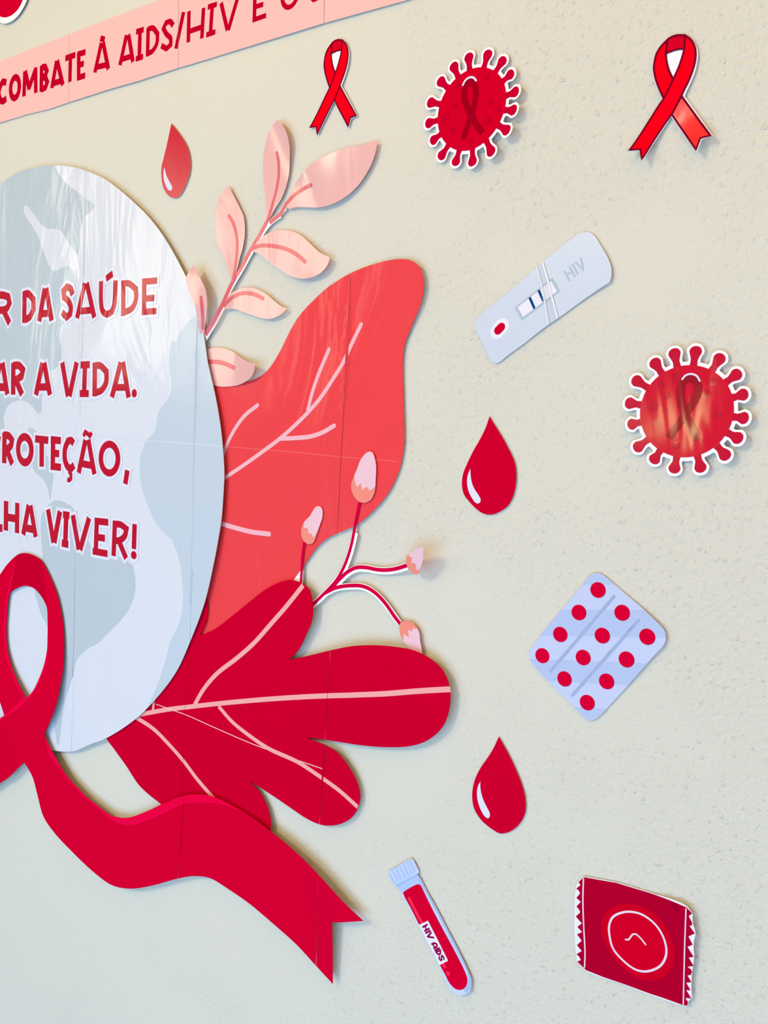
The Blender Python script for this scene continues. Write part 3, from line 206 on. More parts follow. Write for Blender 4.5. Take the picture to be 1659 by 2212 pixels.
  {"n":"ribbon_back","m":"ribbon_dark","v":1.0,"s":[["P",[[-974.4,-186.2],[-980.1,-207.4],[-986.5,-228.9],[-970.8,-219.8],[-949.3,-212.8],[-931.1,-212.9],[-917.2,-218.6],[-902.7,-231.6],[-906.0,-213.7],[-911.3,-186.1],[-917.3,-171.2],[-932.7,-163.8],[-966.8,-168.1]]]],"c":0,"l":"darker red inside fold of the ribbon"},
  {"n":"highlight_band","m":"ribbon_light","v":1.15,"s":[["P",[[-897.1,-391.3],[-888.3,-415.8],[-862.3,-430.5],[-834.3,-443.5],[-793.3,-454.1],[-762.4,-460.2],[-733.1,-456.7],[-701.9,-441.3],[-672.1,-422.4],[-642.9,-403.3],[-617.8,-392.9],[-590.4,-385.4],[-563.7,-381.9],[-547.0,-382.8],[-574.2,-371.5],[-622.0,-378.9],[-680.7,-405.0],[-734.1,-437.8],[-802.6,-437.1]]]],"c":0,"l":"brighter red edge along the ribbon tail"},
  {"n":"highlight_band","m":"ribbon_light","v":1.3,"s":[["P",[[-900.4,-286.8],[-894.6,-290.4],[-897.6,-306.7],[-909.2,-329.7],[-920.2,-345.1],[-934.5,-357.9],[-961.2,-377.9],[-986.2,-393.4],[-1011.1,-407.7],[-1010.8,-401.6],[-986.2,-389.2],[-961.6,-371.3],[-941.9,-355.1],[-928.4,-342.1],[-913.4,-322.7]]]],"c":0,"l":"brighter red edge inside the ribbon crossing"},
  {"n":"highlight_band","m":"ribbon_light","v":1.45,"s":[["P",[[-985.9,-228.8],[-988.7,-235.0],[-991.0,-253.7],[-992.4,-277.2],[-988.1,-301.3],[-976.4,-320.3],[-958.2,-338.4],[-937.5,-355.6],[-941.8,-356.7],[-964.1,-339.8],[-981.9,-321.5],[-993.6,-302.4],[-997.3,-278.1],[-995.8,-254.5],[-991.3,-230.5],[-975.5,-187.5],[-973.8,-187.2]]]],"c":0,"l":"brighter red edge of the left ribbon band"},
 ]),
 ({'n': 'blood_drop_cutout','l': 'small red blood drop cutout above the pink leafy sprig, under the banner','c': 'cutout','k': 'dropa','g': 'blood drop cutouts'}, [
  {"n":"red_print","m":"crimson_gloss","v":0,"s":[["P",[[-705.8,312.7],[-689.9,297.4],[-679.9,285.5],[-674.9,273.7],[-674.2,260.1],[-680.3,247.1],[-689.1,237.5],[-697.9,236.1],[-708.3,240.7],[-716.4,250.1],[-719.8,262.1],[-719.6,272.0],[-717.6,277.1],[-712.7,290.5],[-708.8,302.8]]]]},
  {"n":"highlight","m":"highlight","v":1.0,"s":[["P",[[-714.5,269.1],[-711.3,260.9],[-705.3,253.0],[-701.1,247.5],[-702.7,244.2],[-707.2,245.4],[-711.9,251.0],[-715.4,258.6],[-716.0,265.8]]]]},
 ]),
 ({'n': 'blood_drop_cutout','l': 'red blood drop cutout on the wall between the test strip and the pill blister card','c': 'cutout','k': 'dropb','g': 'blood drop cutouts'}, [
  {"n":"red_print","m":"crimson","v":0,"s":[["P",[[-309.5,21.5],[-306.8,17.8],[-301.6,11.4],[-296.0,4.3],[-290.8,-3.2],[-286.7,-9.5],[-284.0,-15.1],[-282.6,-21.5],[-282.2,-29.3],[-283.0,-36.7],[-285.0,-43.0],[-288.2,-48.3],[-293.4,-52.5],[-299.6,-55.7],[-305.2,-56.6],[-311.0,-55.6],[-317.0,-52.3],[-323.7,-47.0],[-327.9,-42.7],[-330.1,-37.3],[-330.7,-32.2],[-330.2,-26.2],[-329.0,-22.3],[-326.1,-15.3],[-322.0,-6.6],[-316.9,2.5],[-312.8,11.0],[-310.9,16.5]]]]},
  {"n":"highlight","m":"highlight","v":1.0,"s":[["P",[[-323.6,-21.1],[-323.1,-25.7],[-321.5,-31.9],[-318.6,-37.2],[-314.4,-41.9],[-312.3,-45.1],[-312.6,-47.7],[-314.9,-48.7],[-317.4,-47.7],[-321.0,-43.8],[-324.1,-38.9],[-325.7,-33.1],[-325.7,-27.2]]]]},
 ]),
 ({'n': 'blood_drop_cutout','l': 'red blood drop cutout below the pill blister card, lowest of the three drops','c': 'cutout','k': 'dropc','g': 'blood drop cutouts'}, [
  {"n":"red_print","m":"crimson","v":0,"s":[["P",[[-281.2,-233.4],[-277.6,-237.8],[-272.4,-244.2],[-267.2,-251.3],[-263.0,-257.9],[-258.8,-265.2],[-255.5,-272.7],[-253.8,-279.9],[-253.6,-287.2],[-255.6,-294.3],[-259.6,-301.3],[-265.1,-307.3],[-269.5,-310.3],[-274.5,-312.2],[-278.8,-311.7],[-283.7,-310.3],[-291.2,-307.0],[-296.4,-302.5],[-299.8,-297.3],[-301.4,-289.7],[-301.5,-284.0],[-300.4,-276.5],[-298.4,-270.1],[-294.7,-261.9],[-289.6,-253.0],[-285.1,-243.8],[-283.1,-238.5]]]]},
  {"n":"highlight","m":"highlight","v":1.0,"s":[["P",[[-294.9,-274.8],[-294.5,-279.6],[-292.9,-285.3],[-290.1,-290.6],[-286.3,-295.6],[-284.1,-298.9],[-284.4,-302.1],[-286.2,-303.3],[-288.6,-302.6],[-292.4,-298.5],[-295.5,-292.8],[-297.1,-286.6],[-296.9,-280.3]]]]},
 ]),
 ({'n': 'ribbon_cutout','l': 'red ribbon cutout with glossy right tail in the top right corner','c': 'ribbon','k': 'ribb','g': 'small red ribbon cutouts'}, [
  {"n":"white_backing","m":"white","v":0,"s":[["P",[[-192.8,281.0],[-190.3,282.2],[-186.6,282.4],[-181.7,281.5],[-177.1,278.2],[-173.7,273.4],[-171.5,267.6],[-171.4,261.3],[-172.3,255.2],[-174.5,248.9],[-177.1,242.7],[-177.8,240.6],[-173.2,234.3],[-165.1,223.0],[-155.5,209.6],[-162.7,208.5],[-164.5,199.8],[-170.8,208.0],[-179.0,219.2],[-185.6,228.3],[-189.7,222.1],[-195.1,212.7],[-201.0,199.3],[-204.7,207.6],[-212.2,208.4],[-208.1,215.8],[-202.4,226.4],[-196.2,236.6],[-193.1,241.6],[-197.1,249.7],[-200.2,257.2],[-201.7,264.0],[-201.4,268.1],[-200.2,273.3],[-197.5,277.8]]]]},
  {"n":"ribbon_strand","m":"ribbon_bright","v":1.0,"s":[["P",[[-192.7,280.3],[-196.9,276.7],[-199.4,272.7],[-200.4,267.4],[-200.6,263.8],[-199.0,257.0],[-195.9,249.5],[-191.9,241.6],[-189.1,247.0],[-186.5,253.2],[-189.7,259.2],[-191.9,265.6],[-193.0,271.3]]]]},
  {"n":"ribbon_strand","m":"ribbon_bright_gloss","v":1.15,"s":[["P",[[-179.9,241.0],[-174.4,233.4],[-166.4,222.4],[-157.2,210.0],[-163.9,209.8],[-165.4,202.0],[-171.2,210.0],[-179.2,221.2],[-185.3,229.9],[-182.9,235.1]]]]},
  {"n":"ribbon_back","m":"ribbon_fold","v":1.3,"s":[["P",[[-192.7,280.3],[-190.2,281.4],[-186.6,281.7],[-180.9,280.4],[-180.7,271.7],[-184.8,272.3],[-188.5,272.1],[-193.0,271.3]]]],"l":"darker red top fold of the ribbon"},
  {"n":"ribbon_strand","m":"ribbon_bright","v":2.0,"s":[["P",[[-180.9,280.3],[-177.5,277.4],[-174.9,273.7],[-173.0,267.9],[-172.9,261.6],[-174.1,255.6],[-176.3,249.3],[-179.0,243.5],[-179.9,241.0],[-182.9,235.1],[-185.5,230.1],[-189.9,224.0],[-195.4,214.8],[-201.4,201.2],[-203.9,208.7],[-210.9,209.0],[-207.5,215.3],[-201.9,225.9],[-195.7,236.1],[-191.9,241.6],[-189.1,247.0],[-186.4,253.3],[-183.7,259.8],[-181.9,265.8],[-180.8,271.6]]]]},
  {"n":"outline","m":"outline","v":3.0,"s":[["R",1.25,"b",1,[[-180.9,280.3],[-177.5,277.4],[-174.9,273.7],[-173.0,267.9],[-172.9,261.6],[-174.1,255.6],[-176.3,249.3],[-179.0,243.5],[-179.9,241.0],[-182.9,235.1],[-185.5,230.1],[-189.9,224.0],[-195.4,214.8],[-201.4,201.2],[-203.9,208.7],[-210.9,209.0],[-207.5,215.3],[-201.9,225.9],[-195.7,236.1],[-191.9,241.6],[-189.1,247.0],[-186.4,253.3],[-183.7,259.8],[-181.9,265.8],[-180.8,271.6]]],["R",1.25,"b",1,[[-192.7,280.3],[-196.9,276.7],[-199.4,272.7],[-200.4,267.4],[-200.6,263.8],[-199.0,257.0],[-195.9,249.5],[-191.9,241.6],[-189.1,247.0],[-186.5,253.2],[-189.7,259.2],[-191.9,265.6],[-193.0,271.3]]],["R",1.25,"b",1,[[-179.9,241.0],[-174.4,233.4],[-166.4,222.4],[-157.2,210.0],[-163.9,209.8],[-165.4,202.0],[-171.2,210.0],[-179.2,221.2],[-185.3,229.9],[-182.9,235.1]]],["R",1.25,"b",1,[[-192.7,280.3],[-190.2,281.4],[-186.6,281.7],[-180.9,280.4],[-180.7,271.7],[-184.8,272.3],[-188.5,272.1],[-193.0,271.3]]]],"l":"thin dark outline of the ribbon"},
 ]),
 ({'n': 'ribbon_cutout','l': 'smaller red ribbon cutout right under the banner, left of the red virus','c': 'ribbon','k': 'riba','g': 'small red ribbon cutouts'}, [
  {"n":"white_backing","m":"white","v":0,"s":[["P",[[-491.7,345.3],[-489.3,346.4],[-485.7,346.6],[-480.9,345.8],[-476.5,342.5],[-473.4,337.8],[-471.4,332.1],[-471.4,326.0],[-472.5,320.0],[-474.7,313.8],[-477.4,307.7],[-478.2,305.6],[-473.8,299.4],[-466.5,288.8],[-458.7,277.1],[-465.5,275.7],[-468.1,268.0],[-473.1,274.8],[-480.0,284.9],[-486.0,293.6],[-490.2,287.5],[-496.1,278.9],[-503.8,267.4],[-506.4,274.7],[-514.2,276.1],[-509.0,282.3],[-502.5,291.9],[-496.1,301.7],[-492.9,306.6],[-496.7,314.6],[-499.4,322.0],[-500.8,328.6],[-500.3,332.6],[-499.0,337.8],[-496.3,342.1]]]]},
  {"n":"ribbon_strand","m":"ribbon_bright","v":1.0,"s":[["P",[[-491.6,344.7],[-495.8,341.1],[-498.3,337.1],[-499.4,331.9],[-499.7,328.4],[-498.3,321.7],[-495.5,314.4],[-491.8,306.6],[-488.9,312.0],[-486.2,318.0],[-489.2,323.9],[-491.2,330.2],[-492.1,335.8]]]]},
  {"n":"ribbon_strand","m":"ribbon_bright","v":1.15,"s":[["P",[[-480.2,306.0],[-475.1,298.6],[-467.8,288.2],[-460.2,277.4],[-466.4,276.8],[-468.6,269.8],[-473.2,276.6],[-480.1,286.7],[-485.7,295.1],[-483.2,300.3]]]]},
  {"n":"ribbon_back","m":"ribbon_fold","v":1.3,"s":[["P",[[-491.6,344.7],[-489.2,345.7],[-485.6,346.0],[-480.2,344.7],[-480.2,336.2],[-484.2,336.8],[-487.7,336.5],[-492.1,335.8]]]],"l":"darker red top fold of the ribbon"},
  {"n":"ribbon_strand","m":"ribbon_bright","v":2.0,"s":[["P",[[-480.2,344.6],[-476.9,341.7],[-474.5,338.1],[-472.8,332.4],[-472.9,326.3],[-474.2,320.4],[-476.5,314.2],[-479.3,308.5],[-480.2,306.0],[-483.2,300.3],[-485.9,295.4],[-490.3,289.3],[-496.2,280.7],[-503.9,269.0],[-505.5,275.7],[-512.8,276.4],[-508.5,281.8],[-502.0,291.3],[-495.6,301.2],[-491.8,306.6],[-488.9,312.0],[-486.1,318.1],[-483.4,324.5],[-481.5,330.4],[-480.3,336.1]]]]},
  {"n":"outline","m":"outline","v":3.0,"s":[["R",1.25,"b",1,[[-480.2,344.6],[-476.9,341.7],[-474.5,338.1],[-472.8,332.4],[-472.9,326.3],[-474.2,320.4],[-476.5,314.2],[-479.3,308.5],[-480.2,306.0],[-483.2,300.3],[-485.9,295.4],[-490.3,289.3],[-496.2,280.7],[-503.9,269.0],[-505.5,275.7],[-512.8,276.4],[-508.5,281.8],[-502.0,291.3],[-495.6,301.2],[-491.8,306.6],[-488.9,312.0],[-486.1,318.1],[-483.4,324.5],[-481.5,330.4],[-480.3,336.1]]],["R",1.25,"b",1,[[-491.6,344.7],[-495.8,341.1],[-498.3,337.1],[-499.4,331.9],[-499.7,328.4],[-498.3,321.7],[-495.5,314.4],[-491.8,306.6],[-488.9,312.0],[-486.2,318.0],[-489.2,323.9],[-491.2,330.2],[-492.1,335.8]]],["R",1.25,"b",1,[[-480.2,306.0],[-475.1,298.6],[-467.8,288.2],[-460.2,277.4],[-466.4,276.8],[-468.6,269.8],[-473.2,276.6],[-480.1,286.7],[-485.7,295.1],[-483.2,300.3]]],["R",1.25,"b",1,[[-491.6,344.7],[-489.2,345.7],[-485.6,346.0],[-480.2,344.7],[-480.2,336.2],[-484.2,336.8],[-487.7,336.5],[-492.1,335.8]]]],"l":"thin dark outline of the ribbon"},
 ]),
 ({'n': 'virus_cutout','l': 'red virus cutout at the right edge above the pill blister card','c': 'virus','k': 'virb','g': 'red virus cutouts'}, [
  {"n":"white_backing","m":"white","v":0,"s":[["E",-158.1,29.4,33.9,33.9,0],["P",[[-160.2,58.7],[-159.8,62.7],[-159.4,65.4],[-160.2,68.1],[-160.9,70.5],[-159.5,73.5],[-156.8,75.3],[-152.4,74.9],[-150.0,72.7],[-149.1,69.5],[-150.1,67.3],[-151.3,64.8],[-151.3,62.1],[-151.6,58.0]]],["P",[[-148.3,57.1],[-146.4,60.7],[-145.1,62.8],[-144.8,65.4],[-144.5,67.7],[-142.1,69.9],[-138.8,70.5],[-134.9,68.4],[-133.6,65.5],[-134.0,62.2],[-135.8,60.6],[-137.8,58.9],[-138.8,56.6],[-140.7,53.0]]],["P",[[-138.3,51.1],[-135.2,53.7],[-133.5,54.9],[-132.4,57.0],[-131.3,59.0],[-128.2,60.1],[-125.0,59.3],[-122.2,55.9],[-122.1,52.6],[-123.8,49.8],[-125.9,49.2],[-128.3,48.5],[-129.7,47.0],[-132.9,44.5]]],["P",[[-131.9,42.6],[-128.0,43.9],[-126.8,44.1],[-125.4,45.6],[-124.1,46.9],[-120.8,46.8],[-118.1,45.0],[-116.7,40.8],[-117.8,37.7],[-120.4,35.7],[-122.2,35.9],[-124.2,36.3],[-125.3,35.7],[-129.2,34.5]]],["P",[[-128.8,31.1],[-124.7,30.8],[-123.5,30.5],[-121.6,31.3],[-119.9,32.0],[-116.9,30.6],[-115.1,27.8],[-115.5,23.4],[-117.7,21.0],[-120.9,20.2],[-122.5,21.1],[-124.2,22.3],[-125.5,22.2],[-129.5,22.5]]],["P",[[-129.9,21.0],[-126.2,19.3],[-124.6,18.3],[-122.3,18.3],[-120.1,18.2],[-117.8,15.9],[-117.1,12.7],[-118.9,8.7],[-121.8,7.2],[-125.1,7.5],[-126.6,9.1],[-128.0,10.9],[-129.9,11.5],[-133.5,13.2]]],["P",[[-134.4,12.0],[-131.5,9.2],[-129.9,7.3],[-127.5,6.4],[-125.3,5.4],[-123.9,2.4],[-124.3,-0.8],[-127.4,-4.0],[-130.6,-4.4],[-133.6,-3.0],[-134.6,-0.9],[-135.6,1.5],[-137.5,3.0],[-140.4,5.9]]],["P",[[-144.3,3.4],[-143.0,-0.4],[-142.4,-2.6],[-140.7,-4.4],[-139.2,-6.1],[-139.2,-9.4],[-141.0,-12.2],[-145.2,-13.6],[-148.3,-12.6],[-150.4,-10.1],[-150.3,-7.8],[-150.1,-5.3],[-151.1,-3.3],[-152.4,0.5]]],["P",[[-156.9,-0.0],[-157.3,-4.1],[-157.7,-6.1],[-156.9,-8.4],[-156.4,-10.5],[-157.8,-13.5],[-160.6,-15.2],[-165.0,-14.7],[-167.3,-12.5],[-168.1,-9.3],[-167.1,-7.3],[-165.9,-5.2],[-165.8,-3.2],[-165.4,0.9]]],["P",[[-168.3,1.8],[-170.2,-1.8],[-171.1,-3.0],[-171.1,-5.1],[-171.3,-7.1],[-173.7,-9.3],[-177.0,-9.8],[-180.8,-7.7],[-182.1,-4.7],[-181.6,-1.4],[-180.1,-0.3],[-178.3,0.9],[-177.8,2.3],[-175.8,5.9]]],["P",[[-177.6,7.3],[-180.7,4.7],[-182.7,3.3],[-183.9,1.0],[-185.0,-1.0],[-188.1,-2.2],[-191.3,-1.5],[-194.1,1.9],[-194.3,5.2],[-192.6,8.0],[-190.4,8.8],[-188.0,9.6],[-186.2,11.3],[-183.1,13.9]]],["P",[[-185.0,17.5],[-188.9,16.4],[-190.0,16.3],[-191.4,14.9],[-192.7,13.7],[-196.0,14.0],[-198.6,15.9],[-199.8,20.2],[-198.5,23.2],[-195.9,25.1],[-194.1,24.8],[-192.2,24.2],[-191.2,24.7],[-187.3,25.8]]],["P",[[-187.5,28.6],[-191.5,29.1],[-193.5,29.6],[-195.8,28.8],[-197.9,28.3],[-200.9,29.7],[-202.5,32.6],[-202.0,36.9],[-199.7,39.3],[-196.5,40.0],[-194.6,39.0],[-192.5,37.7],[-190.5,37.6],[-186.4,37.2]]],["P",[[-185.4,40.2],[-188.9,42.3],[-191.3,43.9],[-194.1,44.3],[-196.5,44.8],[-198.7,47.4],[-199.1,50.6],[-196.9,54.4],[-193.8,55.7],[-190.6,55.1],[-188.9,53.2],[-187.2,51.0],[-184.6,49.7],[-181.1,47.7]]],["P",[[-178.5,50.5],[-180.8,53.8],[-182.1,56.0],[-184.3,57.4],[-186.3,58.7],[-187.2,61.9],[-186.2,65.0],[-182.6,67.6],[-179.4,67.5],[-176.7,65.6],[-176.0,63.3],[-175.4,60.7],[-173.8,58.8],[-171.5,55.5]]],["P",[[-169.9,56.3],[-171.0,60.2],[-171.5,62.9],[-173.2,65.1],[-174.6,67.1],[-174.3,70.4],[-172.3,73.0],[-168.1,74.2],[-165.1,72.9],[-163.2,70.2],[-163.3,67.8],[-163.6,65.0],[-162.7,62.4],[-161.6,58.5]]]]},
  {"n":"virus_body","m":"virus_red_gloss","v":2.0,"s":[["E",-158.1,29.4,31.3,31.3,0]]},
  {"n":"spike","m":"virus_spike_gloss","v":1.0,"s":[["P",[[-158.5,58.5],[-158.1,61.3],[-157.7,64.4],[-158.4,67.4],[-159.1,70.3],[-158.1,72.4],[-156.2,73.4],[-153.2,73.2],[-151.5,71.9],[-150.8,69.7],[-152.0,66.9],[-153.2,64.0],[-153.2,61.0],[-153.3,58.1]]]]},
  {"n":"spike","m":"virus_spike_gloss","v":1.15,"s":[["P",[[-146.8,56.3],[-145.4,58.7],[-143.8,61.1],[-143.4,64.0],[-142.9,66.9],[-141.1,68.5],[-139.0,68.6],[-136.4,67.2],[-135.3,65.4],[-135.6,63.0],[-137.7,61.0],[-139.9,59.0],[-141.0,56.4],[-142.2,53.8]]]]},
  {"n":"spike","m":"virus_spike_gloss","v":1.3,"s":[["P",[[-137.3,49.8],[-135.0,51.5],[-132.9,52.9],[-131.5,55.3],[-130.2,57.6],[-128.0,58.3],[-126.0,57.6],[-124.1,55.3],[-123.8,53.2],[-124.9,51.2],[-127.5,50.3],[-130.0,49.4],[-131.9,47.6],[-134.0,45.8]]]]},
  {"n":"spike","m":"virus_spike_gloss","v":1.45,"s":[["P",[[-131.3,41.0],[-128.6,41.8],[-126.8,42.1],[-125.2,43.7],[-123.5,45.2],[-121.2,45.1],[-119.6,43.8],[-118.6,40.9],[-119.1,38.9],[-120.9,37.4],[-123.2,37.6],[-125.4,37.9],[-127.1,37.0],[-129.7,36.1]]]]},
  {"n":"spike","m":"virus_spike_gloss","v":1.6,"s":[["P",[[-128.9,29.4],[-126.1,29.1],[-124.3,28.7],[-122.2,29.4],[-120.0,30.2],[-117.9,29.2],[-117.0,27.3],[-117.2,24.3],[-118.5,22.6],[-120.8,21.9],[-122.7,23.1],[-124.6,24.2],[-126.5,24.1],[-129.4,24.2]]]]},
  {"n":"spike","m":"virus_spike_gloss","v":1.0,"s":[["P",[[-130.6,19.5],[-128.1,18.2],[-126.1,16.9],[-123.5,16.8],[-120.9,16.6],[-119.2,14.9],[-119.0,12.8],[-120.3,10.1],[-122.0,9.0],[-124.4,9.1],[-126.2,11.0],[-128.0,12.9],[-130.2,13.6],[-132.8,14.7]]]]},
  {"n":"spike","m":"virus_spike_gloss","v":1.15,"s":[["P",[[-135.6,10.8],[-133.6,8.8],[-131.8,6.6],[-129.2,5.4],[-126.6,4.1],[-125.6,2.0],[-126.1,-0.1],[-128.2,-2.2],[-130.2,-2.7],[-132.4,-1.8],[-133.7,0.8],[-134.9,3.4],[-137.1,5.2],[-139.2,7.1]]]]},
  {"n":"spike","m":"virus_spike_gloss","v":1.3,"s":[["P",[[-145.9,2.8],[-145.1,0.1],[-144.4,-2.4],[-142.6,-4.6],[-140.9,-6.7],[-141.0,-9.1],[-142.3,-10.7],[-145.1,-11.7],[-147.2,-11.3],[-148.7,-9.5],[-148.7,-6.7],[-148.7,-3.9],[-149.8,-1.5],[-150.8,1.1]]]]},
  {"n":"spike","m":"virus_spike_gloss","v":1.45,"s":[["P",[[-158.6,0.2],[-159.0,-2.6],[-159.5,-5.1],[-158.8,-7.7],[-158.1,-10.3],[-159.2,-12.4],[-161.1,-13.3],[-164.1,-13.0],[-165.7,-11.7],[-166.4,-9.5],[-165.2,-7.1],[-163.9,-4.7],[-163.9,-2.1],[-163.7,0.7]]]]},
  {"n":"spike","m":"virus_spike_gloss","v":1.6,"s":[["P",[[-169.7,2.6],[-171.2,0.2],[-172.4,-1.5],[-172.6,-3.9],[-172.8,-6.3],[-174.6,-7.8],[-176.7,-7.9],[-179.3,-6.4],[-180.4,-4.6],[-180.1,-2.3],[-178.2,-0.8],[-176.3,0.6],[-175.6,2.6],[-174.3,5.1]]]]},
  {"n":"spike","m":"virus_spike_gloss","v":1.0,"s":[["P",[[-178.7,8.6],[-180.9,6.9],[-183.2,5.3],[-184.7,2.8],[-186.2,0.3],[-188.4,-0.4],[-190.4,0.2],[-192.3,2.5],[-192.6,4.6],[-191.5,6.7],[-188.8,7.7],[-186.1,8.7],[-184.1,10.7],[-182.0,12.6]]]]},
  {"n":"spike","m":"virus_spike_gloss","v":1.15,"s":[["P",[[-185.5,19.1],[-188.2,18.5],[-190.0,18.3],[-191.5,16.9],[-193.2,15.4],[-195.5,15.7],[-197.1,17.1],[-197.9,20.0],[-197.3,22.0],[-195.4,23.4],[-193.2,23.0],[-191.1,22.6],[-189.5,23.3],[-186.8,24.2]]]]},
  {"n":"spike","m":"virus_spike_gloss","v":1.3,"s":[["P",[[-187.3,30.3],[-190.1,30.7],[-192.5,31.3],[-195.1,30.7],[-197.7,30.0],[-199.8,31.1],[-200.7,33.0],[-200.3,36.0],[-199.0,37.7],[-196.7,38.3],[-194.3,37.0],[-192.0,35.8],[-189.5,35.7],[-186.6,35.5]]]]},
  {"n":"spike","m":"virus_spike_gloss","v":1.45,"s":[["P",[[-184.5,41.7],[-186.9,43.2],[-189.5,45.0],[-192.6,45.7],[-195.6,46.4],[-197.1,48.2],[-197.2,50.3],[-195.7,52.9],[-193.8,53.9],[-191.5,53.5],[-189.4,51.2],[-187.3,48.9],[-184.4,47.5],[-181.9,46.2]]]]},
  {"n":"spike","m":"virus_spike_gloss","v":1.6,"s":[["P",[[-177.1,51.5],[-178.6,53.9],[-180.1,56.3],[-182.5,58.1],[-184.9,59.7],[-185.4,62.0],[-184.6,64.0],[-182.2,65.7],[-180.1,65.9],[-178.1,64.6],[-177.3,61.8],[-176.4,59.0],[-174.6,56.8],[-172.9,54.5]]]]},
  {"n":"spike","m":"virus_spike_gloss","v":1.0,"s":[["P",[[-168.3,56.7],[-168.9,59.4],[-169.5,62.5],[-171.2,65.1],[-172.9,67.6],[-172.6,69.9],[-171.2,71.5],[-168.3,72.3],[-166.3,71.7],[-164.9,69.8],[-165.0,66.8],[-165.2,63.7],[-164.1,60.8],[-163.3,58.1]]]]},
  {"n":"spot","m":"virus_spot_gloss","v":3.0,"s":[["E",-180.7,32.5,3.96,3.96,0]]},
  {"n":"spot","m":"virus_spot_gloss","v":3.15,"s":[["E",-166.5,52.9,3.54,3.54,0]]},
  {"n":"spot","m":"virus_spot_gloss","v":3.3,"s":[["E",-171.9,39.9,2.48,2.48,0]]},
  {"n":"spot","m":"virus_spot_gloss","v":3.45,"s":[["E",-141.7,49.5,2.61,2.61,0]]},
  {"n":"spot","m":"virus_spot_gloss","v":3.6,"s":[["E",-145.6,41.6,3.12,3.12,0]]},
  {"n":"spot","m":"virus_spot_gloss","v":3.0,"s":[["E",-170.3,28.9,1.69,1.69,0]]},
  {"n":"spot","m":"virus_spot_gloss","v":3.15,"s":[["E",-176.4,47.6,2.62,2.62,0]]},
  {"n":"spot","m":"virus_spot_gloss","v":3.3,"s":[["E",-176.8,20.8,3.03,3.03,0]]},
  {"n":"spot","m":"virus_spot_gloss","v":3.45,"s":[["E",-162.5,5.7,2.91,2.91,0]]},
  {"n":"spot","m":"virus_spot_gloss","v":3.6,"s":[["E",-136.9,27.9,2.47,2.47,0]]},
  {"n":"ribbon_print","m":"virus_ribbon_gloss","v":4.0,"s":[["S",5.33,"b",1,[[-168.1,11.0],[-163.0,19.0],[-157.5,28.6],[-152.7,37.7],[-151.1,44.1],[-152.9,50.4],[-157.4,52.6],[-161.5,49.7],[-162.8,42.6],[-161.2,34.3],[-157.3,26.0],[-152.8,18.4],[-148.9,10.3]]]]},
  {"n":"highlight","m":"highlight","v":5.0,"s":[["S",1.27,"r",1,[[-162.1,51.2],[-160.3,53.7],[-156.6,54.8],[-152.8,53.5],[-150.6,50.2]]]]},
 ]),
 ({'n': 'virus_cutout','l': 'red virus cutout at the top between the two small ribbons','c': 'virus','k': 'vira','g': 'red virus cutouts'}, [
